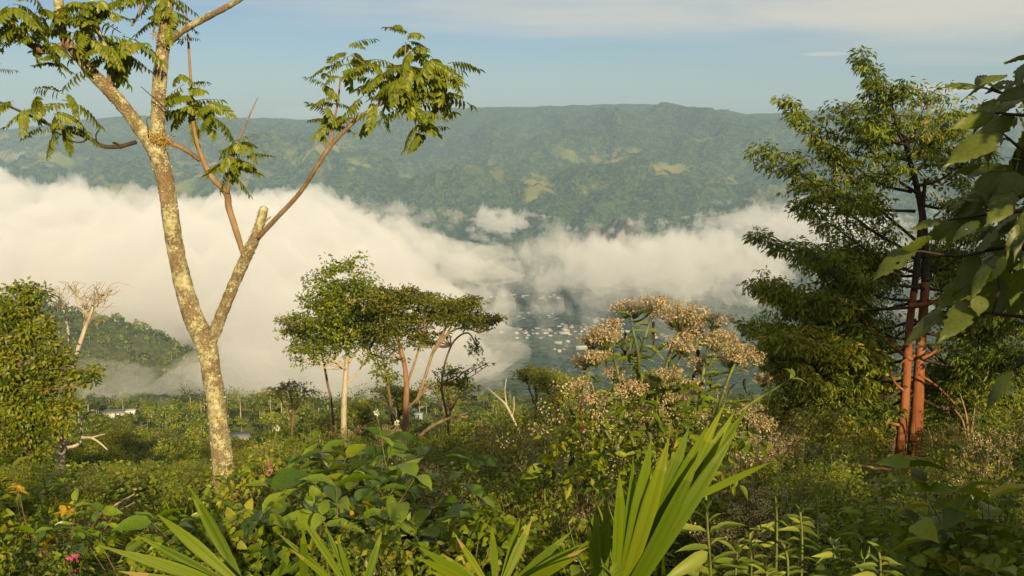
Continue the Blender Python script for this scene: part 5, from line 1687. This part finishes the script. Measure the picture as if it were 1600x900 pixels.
for st in STEMS:
    mb = MB(); p_, r_ = path_px([(a, b, w, yw + rw.uniform(-.12, .12)) for a, b, w in st], wb)
    mb.tube(p_, r_, 7, 6, .04); mb.build('stem', M_stem, weed)
    all_pts += smooth_path(p_, r_, 4)[0][2:]
for hx, hy, rx, ry_ in HEADS:
    hm, sm = MB(), MB()
    c = at(hx, hy, yw + rw.uniform(-.2, .2)) - wb
    low = c - Vector((0, 0, PX(ry_ * 1.3 + 9, yw)))
    near = min(all_pts, key=lambda q: (q - low).length)
    branch_to(sm, near, low, .0055, .004, rw, seg=5)
    C = []
    for _ in range(int(10 + rx * ry_ / 10)):
        a = rw.uniform(0, 6.28); q = math.sqrt(rw.random())
        t = c + Vector((math.cos(a) * q * PX(rx * 1.15, yw), math.sin(a) * q * PX(rx, yw) * .8, PX(ry_, yw) * rw.uniform(-.9, 1.0) * (1.1 - q * .6)))
        branch_to(sm, low.lerp(t, .25), t, .0016, .0009, rw, seg=3, mid=1)
        C.append(t)
    leaf_cloud(hm, C, [.016] * len(C), 15, .0095, rw, aspect=.62, droop=.05, flat=.85, var_c=.55, var_s=.22)
    h_ = sm.build('flower_stalks', M_stem, weed)
    hm.build('dry_flower_head', M_dry, h_, smooth=False)
# green leaves up the stems and withered ones hanging
gl, wl_ = [], []
for k in range(170):
    q = rw.choice(all_pts)
    zpx = px_of(*(q + wb))[1]
    if zpx < 520 and rw.random() < .6: continue
    a = rw.uniform(0, 6.28)
    put_leaf(weed, LEAF_HERB, q, (math.cos(a), math.sin(a) * .7, rw.uniform(-.2, .7)), rw.uniform(.055, .11), rw.gauss(0, .4), rw)
for hx, hy in ((1020, 500), (1018, 515), (975, 515), (985, 540), (990, 525), (1088, 580), (1100, 560), (1104, 575), (1098, 590), (1090, 545), (1110, 585), (985, 600), (1165, 590), (1150, 600), (950, 560), (1060, 530), (1170, 660), (1150, 655)):
    c = at(hx, hy, yw) - wb
    o = put_leaf(weed, [bpy.data.meshes[LEAF_HERB[0].name]], c, (rw.gauss(0, .3), rw.gauss(0, .3), -1), rw.uniform(.05, .09), 0, rw, 'withered_leaf')
    if 'WITHER' not in globals():
        WITHER = LEAF_HERB[0].copy(); WITHER.materials.clear(); WITHER.materials.append(M_deadleaf)
    o.data = WITHER
# thick lower tangle of the weed
mb = MB()
leaf_cloud(mb, [at(rw.gauss(1020, 75), rw.uniform(600, 760), yw + rw.uniform(-.3, .5)) - wb for _ in range(85)], [.08] * 85, 11, .055, rw, aspect=.36, droop=.3, tmpl=LANCE, var_c=.5, var_s=.25)
mb.build('lower_leaves', M_leaf_near, weed)
mb = MB()
leaf_cloud(mb, [at(rw.gauss(1010, 85), rw.uniform(590, 740), yw + rw.uniform(-.4, .5)) - wb for _ in range(100)], [.04] * 100, 22, .011, rw, aspect=.6, droop=.1, var_c=.5, var_s=.2)
mb.build('withered_flowers', M_dry, weed, smooth=False)


# ================================================================ single herbs in front
def herb_hero(label, y, stem_px, leaves_px, name='broad_leaved_herb', sizes=1.0, mats=None, cat='herb', wpx=4):
    b = at(stem_px[0][0], stem_px[0][1], y)
    e = thing(name, b, label, cat)
    mb = MB(); p_, r_ = path_px([(a, c, wpx, y) for a, c in stem_px], b); mb.tube(p_, r_, 6, 5); mb.build('stem', M_stem, e)
    for x0, y0_, x1, y1_, *o in leaves_px:
        dy = o[0] if o else r5.uniform(-.06, .06)
        A = at(x0, y0_, y) - b; B = at(x1, y1_, y + dy) - b
        put_leaf(e, mats or LEAF_HERB, A, B - A, (B - A).length, r5.gauss(-.5, .4) if len(o) < 2 else o[1])
    return e


herb_hero('light green herb with two wide spread leaves beside the tall fan leaf', 2.8, [(1112, 930), (1110, 880), (1106, 830), (1103, 775)],
          [(1106, 832, 1024, 818), (1108, 834, 1170, 806), (1106, 862, 1042, 905, -.1), (1110, 860, 1060, 850, -.05), (1110, 852, 1132, 832), (1104, 800, 1092, 776), (1105, 798, 1112, 774), (1105, 815, 1085, 792), (1106, 818, 1124, 795), (1104, 810, 1100, 770), (1112, 880, 1150, 850), (1112, 890, 1160, 878), (1112, 895, 1075, 880)], mats=leaf_variants(ACUM, M_pale, 4, .24))
herb_hero('small light herb with pointed leaves right of the spread leaved one', 2.9, [(1148, 930), (1150, 890), (1152, 862)],
          [(1150, 880, 1112, 872), (1150, 882, 1195, 872), (1151, 868, 1130, 838), (1152, 866, 1170, 840), (1152, 866, 1148, 835), (1150, 895, 1120, 905), (1150, 895, 1180, 905)], mats=leaf_variants(ACUM, M_pale, 4, .30))
herb_hero('pale pointed herb tip at the foot of the tall fan leaf', 2.5, [(954, 930), (955, 900), (955, 885)], [(954, 900, 935, 872), (955, 900, 966, 868), (954, 905, 945, 880), (956, 905, 972, 878)])
herb_hero('silvery green whorled herb in front of the dried flower weed', 4.6, [(893, 760), (892, 710), (893, 650)],
          [(892, 670, 860, 668), (892, 670, 925, 666), (892, 676, 865, 690), (893, 678, 922, 692), (893, 664, 880, 640), (893, 664, 905, 642), (893, 690, 870, 708), (893, 690, 915, 705), (893, 705, 868, 722), (893, 700, 920, 718), (893, 660, 893, 634)])
herb_hero('light green herb rising left of the dried flower weed', 4.4, [(852, 790), (850, 740), (852, 690)],
          [(851, 705, 822, 700), (851, 706, 880, 700), (852, 712, 826, 728), (851, 716, 874, 732), (851, 730, 812, 745), (851, 728, 860, 700), (852, 698, 845, 678)], mats=LEAF_BROAD)
for k, (px, py, y, hh) in enumerate(((1215, 770, 3.9, 90), (1262, 800, 3.6, 80), (1310, 850, 3.3, 60), (1180, 840, 3.2, 70), (1235, 860, 3.0, 60), (1375, 860, 3.1, 50), (1285, 770, 4.3, 70), (1200, 890, 2.8, 50), (1340, 790, 4.4, 50))):
    L_ = []
    nj = r5.randint(4, 7); px += r5.uniform(-12, 12)
    for j in range(nj):
        yy = py + hh * j / nj + r5.uniform(-4, 4)
        s = r5.uniform(16, 27) + 5 * j * .8
        L_ += [(px, yy + 6, px - s * r5.uniform(.7, 1.2), yy + r5.uniform(-16, 22)), (px, yy + 6, px + s * r5.uniform(.7, 1.2), yy + r5.uniform(-12, 12))]
    L_ += [(px, py + 4, px - 6, py - 16), (px, py + 4, px + 7, py - 15)]
    herb_hero(['upright green herb in the right hand shade, first from the fan leaf', 'herb with narrow leaves standing in the right hand shade', 'low green herb near the bottom edge on the right', 'leafy herb close behind the spread leaved herb', 'low leafy herb at the bottom edge right of the fan leaf', 'small herb with bent leaves at the bottom edge on the right', 'darker herb at the back of the right hand herbs', 'lowest herb at the bottom edge right of the spread leaves', 'thin herb nearest the red trunks'][k],
              y, [(px, py + hh + 90), (px + 3, py + hh * .6), (px, py)], L_)

# broad leaved glossy bushes with every leaf its own piece
r6 = random.Random(66)
GL = ['broad leaved glossy bush with an orange leaf, centre left', 'glossy bush with yellowing leaves left of centre', 'large glossy bush top lit behind the orange leaf', 'glossy bush right of the yellow leaves', 'broad leaved bush beside the foot of the lichened trunk', 'glossy bush behind the thin bottom blades', 'broad leaved bush at the left edge below the dense tree', 'low glossy bush between the two left fan leaves', 'glossy bush left of the low spreading fan', 'broad leaved bush at the right bottom corner']
for k, (px, py, y) in enumerate(((470, 735, 6.2), (545, 735, 5.6), (560, 700, 7.5), (625, 745, 6.0), (425, 720, 8.0), (500, 780, 4.6), (20, 735, 8.5), (330, 790, 4.8), (690, 770, 5.2), (1560, 800, 4.2))):
    p = at(px, py, y); x = p.x; gz_ = ground(x, y)
    s = max(.45, (p.z - gz_) / 1.12)
    st, LV = cof[k % 3]
    e = thing('glossy_bush', (x, y, gz_), GL[k], 'shrub', None, r6.uniform(0, 6.28)); e.scale = (s, s, s)
    link('stems', st, e)
    for j, (b, d, sz) in enumerate(LV):
        m = LEAF_COFFEE if k % 3 else LEAF_BROAD
        o = put_leaf(e, m, b, d, sz * r6.uniform(.95, 1.6) / max(s, .8) * 1.25, r6.gauss(0, .3), r6)
# a few turned leaves
for px, py, y, s, dx, dz in ((485, 812, 4.35, .095, .9, .1), (546, 796, 5.0, .11, .2, -.6), (558, 800, 5.0, .09, .6, -.3), (565, 785, 5.0, .10, 1, -.1), (600, 800, 4.9, .10, 1, -.2), (595, 738, 5.5, .06, .6, .3)):
    p = at(px, py, y)
    o = put_leaf(None, LEAF_YEL, p, (dx, -.3, dz), s, -.6, r6, 'yellow_leaf')
    tag(o, {485: 'bright orange yellow leaf hanging over the bottom left blades', 546: 'yellow brown leaf hanging in the middle of the glossy bush', 558: 'curled yellow leaf right of the hanging brown one', 565: 'yellow leaf edge above the curled one', 600: 'pale yellow leaf at the right end of the turned leaves', 595: 'tiny pale leaf above the glossy bush'}[px], 'leaf')

# orange and yellow croton tips, pink blooms
for px, py, y, lab in ((28, 762, 6.0, 'yellow and orange leaf spray at the left edge'), (105, 795, 6.0, 'yellow leaves in the thicket on the left'), (70, 855, 5.0, 'small yellow and red sprig low on the left')):
    p = at(px, py, y); e = thing('yellow_sprig', p, lab, 'sprig')
    mb = MB(); branch_to(mb, (0, .1, -.5), (0, 0, 0), .006, .003, r6, seg=5); mb.build('stem', M_twig, e)
    for _ in range(9): put_leaf(e, LEAF_YEL, (r6.gauss(0, .02), r6.gauss(0, .02), r6.uniform(-.05, .01)), (r6.gauss(.3, 1), r6.gauss(-.2, .6), r6.uniform(-.2, .9)), r6.uniform(.05, .10), 0, r6)
for px, py, y, lab in ((420, 722, 7.0, 'pink flower spike right of the lichened trunk'), (113, 868, 4.6, 'small pink flowers low on the left')):
    p = at(px, py, y); e = thing('pink_flower', p, lab, 'flower')
    mb = MB(); branch_to(mb, (0, .1, -.7), (0, 0, 0), .005, .003, r6, seg=5); mb.build('stem', M_stem, e)
    mb = MB(); leaf_cloud(mb, [Vector((0, 0, -.02 * k)) for k in range(5)], [.022] * 5, 16, .022, r6, aspect=.7, droop=.1); mb.build('petals', M_pink, e, smooth=False)
for px, py, lab in ((620, 661, 'round white flower head below the red trunk'), (433, 669, 'white flower above the glossy bush'), (588, 645, 'white topped flower left of the red trunk')):
    p = at(px, py, 7.5); e = thing('white_flower', p, lab, 'flower')
    mb = MB(); branch_to(mb, (0, .1, -.9), (0, 0, 0), .004, .003, r6, seg=5); mb.build('stem', M_stem, e)
    mb = MB(); leaf_cloud(mb, [Vector((0, 0, 0))], [.016], 40, .016, r6, aspect=.7, droop=0, flat=1); mb.build('petals', M_white_petal, e, smooth=False)


def stick(name, label, y, paths, mat, cat='branch', rough=.06):
    b = at(paths[0][0][0], paths[0][0][1], y); e = thing(name, b, label, cat)
    for k, ps in enumerate(paths):
        mb = MB(); p_, r_ = path_px([(a, c, w, y + (d[0] if d else 0)) for a, c, w, *d in ps], b)
        mb.tube(p_, r_, 6, 5, rough, seed=k); mb.build('stem' if k == 0 else 'side_branch', mat, e)
    return e


stick('bare_sapling', 'leafless white sapling left of the dried flower weed', 16, [[(832, 735, 5), (818, 690, 5), (802, 655, 4), (790, 632, 4), (775, 618, 3), (762, 606, 2)], [(792, 636, 3), (789, 612, 2), (791, 592, 1.5)], [(800, 652, 3), (803, 640, 2), (803, 620, 1.5)]], M_bark_pale)
stick('curved_branch', 'bent tan branch arching in mid view right of the red trunk', 16, [[(655, 682, 7), (672, 668, 6), (690, 658, 5), (712, 651, 4), (730, 652, 3)], [(712, 651, 3), (730, 645, 2)]], M_bark_smooth)
stick('fallen_red_branch', 'long thin red branch lying in front of the red trunks', 15, [[(1180, 704, 3), (1230, 712, 4), (1290, 722, 5), (1340, 728, 6), (1395, 735, 6)], [(1305, 724, 4), (1280, 740, 3), (1258, 758, 2)], [(1330, 727, 4), (1318, 738, 3), (1310, 752, 2)], [(1258, 758, 2), (1250, 764, 1.5), (1240, 764, 1)], [(1300, 760, 2), (1290, 756, 1)]], M_bark_tan)
stick('red_branch', 'dark red branch running right behind the red trunks', 26, [[(1440, 712, 4), (1500, 714, 4), (1550, 722, 3), (1600, 735, 3)], [(1498, 714, 3), (1492, 750, 3), (1486, 800, 3)]], M_bark_red)
stick('broken_cane', 'leaning tan cane in the left thicket', 7, [[(147, 815, 5), (165, 800, 5), (185, 786, 4), (210, 772, 2.5)], [(165, 800, 3), (190, 795, 3), (210, 785, 2)]], M_bark_smooth)
stick('broken_cane', 'second leaning tan cane lower in the left thicket', 6.5, [[(130, 848, 5), (155, 838, 4), (180, 822, 4), (196, 816, 2)]], M_bark_smooth)
stick('dry_stalks', 'reddish dry stalks left of the dried flower weed', 9, [[(905, 730, 5), (908, 680, 5), (906, 625, 4), (900, 600, 2)], [(910, 700, 4), (920, 660, 3), (928, 630, 2)], [(870, 720, 4), (878, 680, 4), (885, 655, 3)], [(860, 715, 3), (858, 690, 3)]], M_bark_red)
stick('pale_twigs', 'pale multi stemmed dead shrub right of the red trunks', 22, [[(1515, 740, 7), (1513, 690, 5), (1510, 650, 3), (1500, 615, 1.5)], [(1514, 700, 4), (1520, 660, 3), (1524, 630, 1.5)], [(1512, 705, 4), (1505, 660, 3), (1492, 640, 1.5)], [(1452, 720, 3), (1456, 690, 2), (1450, 670, 1.5)]], M_bark_smooth)

# ================================================================ large leaved tree reaching in from the right
bl_b = Vector((3.3, 2.2, ground(3.3, 2.2)))
bl = thing('large_leaved_tree', bl_b, 'large leaved tree reaching in from the right edge, close to the camera', 'tree')
mb = MB(); mb.tube([(0, 0, -.2), (.05, 0, 1.4), (-.05, .1, 3.0), (-.2, .3, 4.2)], [.09, .075, .055, .02], 10, 6, .05); mb.build('trunk', M_bark_brown, bl)
M_big = foliage('big_leaf', [(0, (0.03, .05, .006)), (.5, (.065, .09, .010)), (1, (.12, .15, .02))], transl=0.30, rough=0.42, spec=0.4, vein=14.0)


def big_leaf_mesh(seed, asp):
    "broad leaf with sunken side veins, bitten edge"
    r = random.Random(seed); nr, nc = 16, 4
    V, F = [], []
    for i in range(nr + 1):
        t = i / nr
        w = .5 * asp * (math.sin(math.pi * t ** .74) ** .85) * (1 if t < .72 else 1 - (t - .72) * 1.9)
        for j in range(-nc, nc + 1):
            u = j / nc
            vein_ = .018 * math.cos((t * 9 - abs(u) * 2.2) * 2 * math.pi) * abs(u) ** .3
            z = -.22 * t * t + .10 * asp * abs(u) - .12 * u * u * asp + vein_ + (.012 if j == 0 else 0) + .02 * math.sin(t * 7 + seed) * u
            V.append((u * w, t - .04 * abs(u) * 0, z))
    m_ = 2 * nc + 1
    for i in range(nr):
        for j in range(2 * nc):
            if (j in (0, 2 * nc - 1)) and r.random() < .06: continue
            if 2 < i < nr - 2 and r.random() < .012: continue
            a = i * m_ + j
            F.append((a, a + 1, a + m_ + 1, a + m_))
    return mesh_np('leaf', V, F, M_big, True, np.full(len(F), r.uniform(.25, .9)))


BIG = [big_leaf_mesh(s, .34 + .04 * (s % 4)) for s in range(8)]
yb = 3.1
BL = [  # base px, tip px, width px, dy
    (1606, 92, 1566, 86, 30), (1541, 138, 1474, 121, 20), (1572, 118, 1532, 118, 26), (1585, 128, 1545, 134, 24), (1570, 150, 1536, 112, 22), (1604, 140, 1560, 152, 24), (1612, 148, 1528, 174, 34), (1552, 178, 1494, 197, 30), (1566, 208, 1482, 241, 42), (1590, 185, 1520, 205, 40), (1600, 230, 1575, 275, 30),
    (1432, 384, 1361, 428, 36), (1486, 360, 1476, 398, 18), (1476, 486, 1409, 528, 36), (1532, 463, 1468, 524, 46), (1530, 462, 1534, 492, 40), (1510, 440, 1470, 474, 44), (1550, 403, 1512, 458, 24), (1558, 416, 1606, 462, 30), (1582, 578, 1531, 638, 28), (1590, 350, 1578, 410, 22), (1600, 330, 1584, 400, 18),
    (1545, 330, 1490, 345, 40), (1530, 345, 1480, 372, 38), (1560, 360, 1520, 392, 36), (1500, 350, 1448, 372, 30), (1470, 345, 1425, 350, 24), (1455, 372, 1418, 398, 26), (1560, 320, 1520, 300, 34), (1585, 300, 1548, 340, 36), (1600, 275, 1560, 300, 40), (1595, 250, 1562, 240, 30), (1608, 200, 1580, 250, 36), (1606, 165, 1575, 190, 36), (1590, 380, 1555, 430, 34), (1570, 400, 1530, 440, 34), (1600, 420, 1575, 470, 34), (1530, 400, 1490, 455, 34), (1600, 100, 1585, 130, 24),
    (1470, 480, 1440, 505, 20), (1600, 440, 1570, 400, 30), (1575, 440, 1560, 490, 26)]
rb6 = random.Random(16)
for x0, y0_, x1, y1_, w, *o in BL:
    y_ = yb + rb6.uniform(-.25, .3)
    A = at(x0, y0_, y_ + rb6.uniform(-.03, .03)) - bl_b; B = at(x1, y1_, y_ + rb6.uniform(-.12, .04)) - bl_b
    L = (B - A).length
    ob = link('leaf', rb6.choice(BIG), bl, A)
    aim(ob, B - A, rb6.gauss(-.55, .45)); ob.scale = (PX(w, y_) / .42, L, L)
for lst in ([(1640, 120, 7), (1600, 140, 5), (1570, 146, 4), (1541, 138, 3)], [(1640, 500, 9), (1590, 494, 6), (1552, 490, 5), (1535, 488, 4)], [(1549, 492, 4), (1560, 450, 4), (1552, 403, 3)], [(1640, 400, 10), (1580, 385, 7), (1500, 400, 5), (1432, 392, 3), (1400, 400, 2)], [(1640, 250, 9), (1600, 235, 6), (1566, 208, 3)], [(1640, 540, 8), (1600, 565, 6), (1582, 578, 3)], [(1640, 330, 10), (1590, 330, 7), (1540, 335, 5), (1470, 345, 3)], [(1545, 470, 3), (1510, 466, 2.5), (1478, 484, 2)], [(1640, 180, 8), (1600, 180, 6), (1555, 176, 3)], [(1600, 330, 5), (1585, 390, 5), (1575, 440, 4)]):
    mb = MB(); p_, r_ = path_px([(a, b, w, yb + .05) for a, b, w in lst], bl_b); mb.tube(p_, r_, 7, 5, .05); mb.build('twig', M_bark_dark, bl)
# leaves in the shade at the frame's right edge, and unseen ones added toward the sun to shade them
for _ in range(110):
    y_ = rb6.uniform(3.2, 4.1); p = at(rb6.uniform(1550, 1680) - (30 if rb6.random() < .2 else 0), rb6.choice([rb6.uniform(110, 330), rb6.uniform(250, 470)]), y_)
    ob = link('leaf', rb6.choice(BIG), bl, p - bl_b)
    aim(ob, (rb6.gauss(-.6, .7), rb6.gauss(0, .6), rb6.uniform(-1.1, .1)), rb6.gauss(-.3, .5)); s = rb6.uniform(.12, .19); ob.scale = (s, s, s)
for _ in range(260):
    c = Vector((rb6.uniform(1.5, 2.0), rb6.uniform(2.9, 3.6), rb6.uniform(-.7, .35))) + to_sun * rb6.uniform(.5, 1.6)
    if c.x < .56 * c.y + .30: continue
    ob = link('leaf', rb6.choice(BIG), bl, c - bl_b)
    aim(ob, (rb6.gauss(-.6, .7), rb6.gauss(0, .6), rb6.uniform(-1.1, .1)), rb6.gauss(-.3, .5)); s = rb6.uniform(.2, .3); ob.scale = (s, s, s)
# the rest of its crown, right of the view
for _ in range(110):
    c = Vector((rb6.uniform(2.15, 4.0), rb6.uniform(.6, 4.2), rb6.uniform(-1.0, 2.3)))
    if c.x < .54 * c.y + .15 or c.z > .55 or c.y < 1.2: continue
    ob = link('leaf', rb6.choice(BIG), bl, c - bl_b)
    aim(ob, (rb6.gauss(-.4, 1), rb6.gauss(0, 1), rb6.uniform(-.8, .2)), rb6.gauss(0, .5)); s = rb6.uniform(.16, .26); ob.scale = (s, s, s)
mb = MB()
for _ in range(22):
    branch_to(mb, (0, .1, rb6.uniform(1.2, 3.6)), Vector((rb6.uniform(2.0, 4.5), rb6.uniform(.8, 4.0), rb6.uniform(-1, .8))) - bl_b, .022, .005, rb6, seg=6)
mb.build('boughs', M_bark_dark, bl)

# trees of the same slope just right of and behind the photographer; they shade the right hand corner
rs = random.Random(31)
for k, (x, y, kind, s) in enumerate(((8.2, -.5, 'round', .50), (10.5, 1.5, 'round', .66), (12.5, -3, 'round', .95), (17.5, 3.0, 'round', 1.0), (21.5, 7.5, 'tall', 1.0), (14.0, 6.5, 'round', 1.0), (5.6, -3.4, 'bush', .9), (9.8, 5.4, 'round', .7), (12.2, 9.5, 'round', .85), (7.6, 4.3, 'bush', .8))):
    tm, cm = near_protos[kind][k % 3]
    e = thing(TREE_KIND[kind][0], (x, y, ground(x, y)), 'leafy tree %s' % ['just right of the camera', 'right of the camera beside the first', 'tall one behind the right shoulder', 'tall one on the right slope', 'farthest on the right slope', 'round one on the right', 'low bushy one behind', 'second row on the right', 'farther down on the right', 'low bushy one at the right hand'][k], 'tree')
    e.scale = (s, s, s); link('trunk', tm, e); link('crown', cm, e)
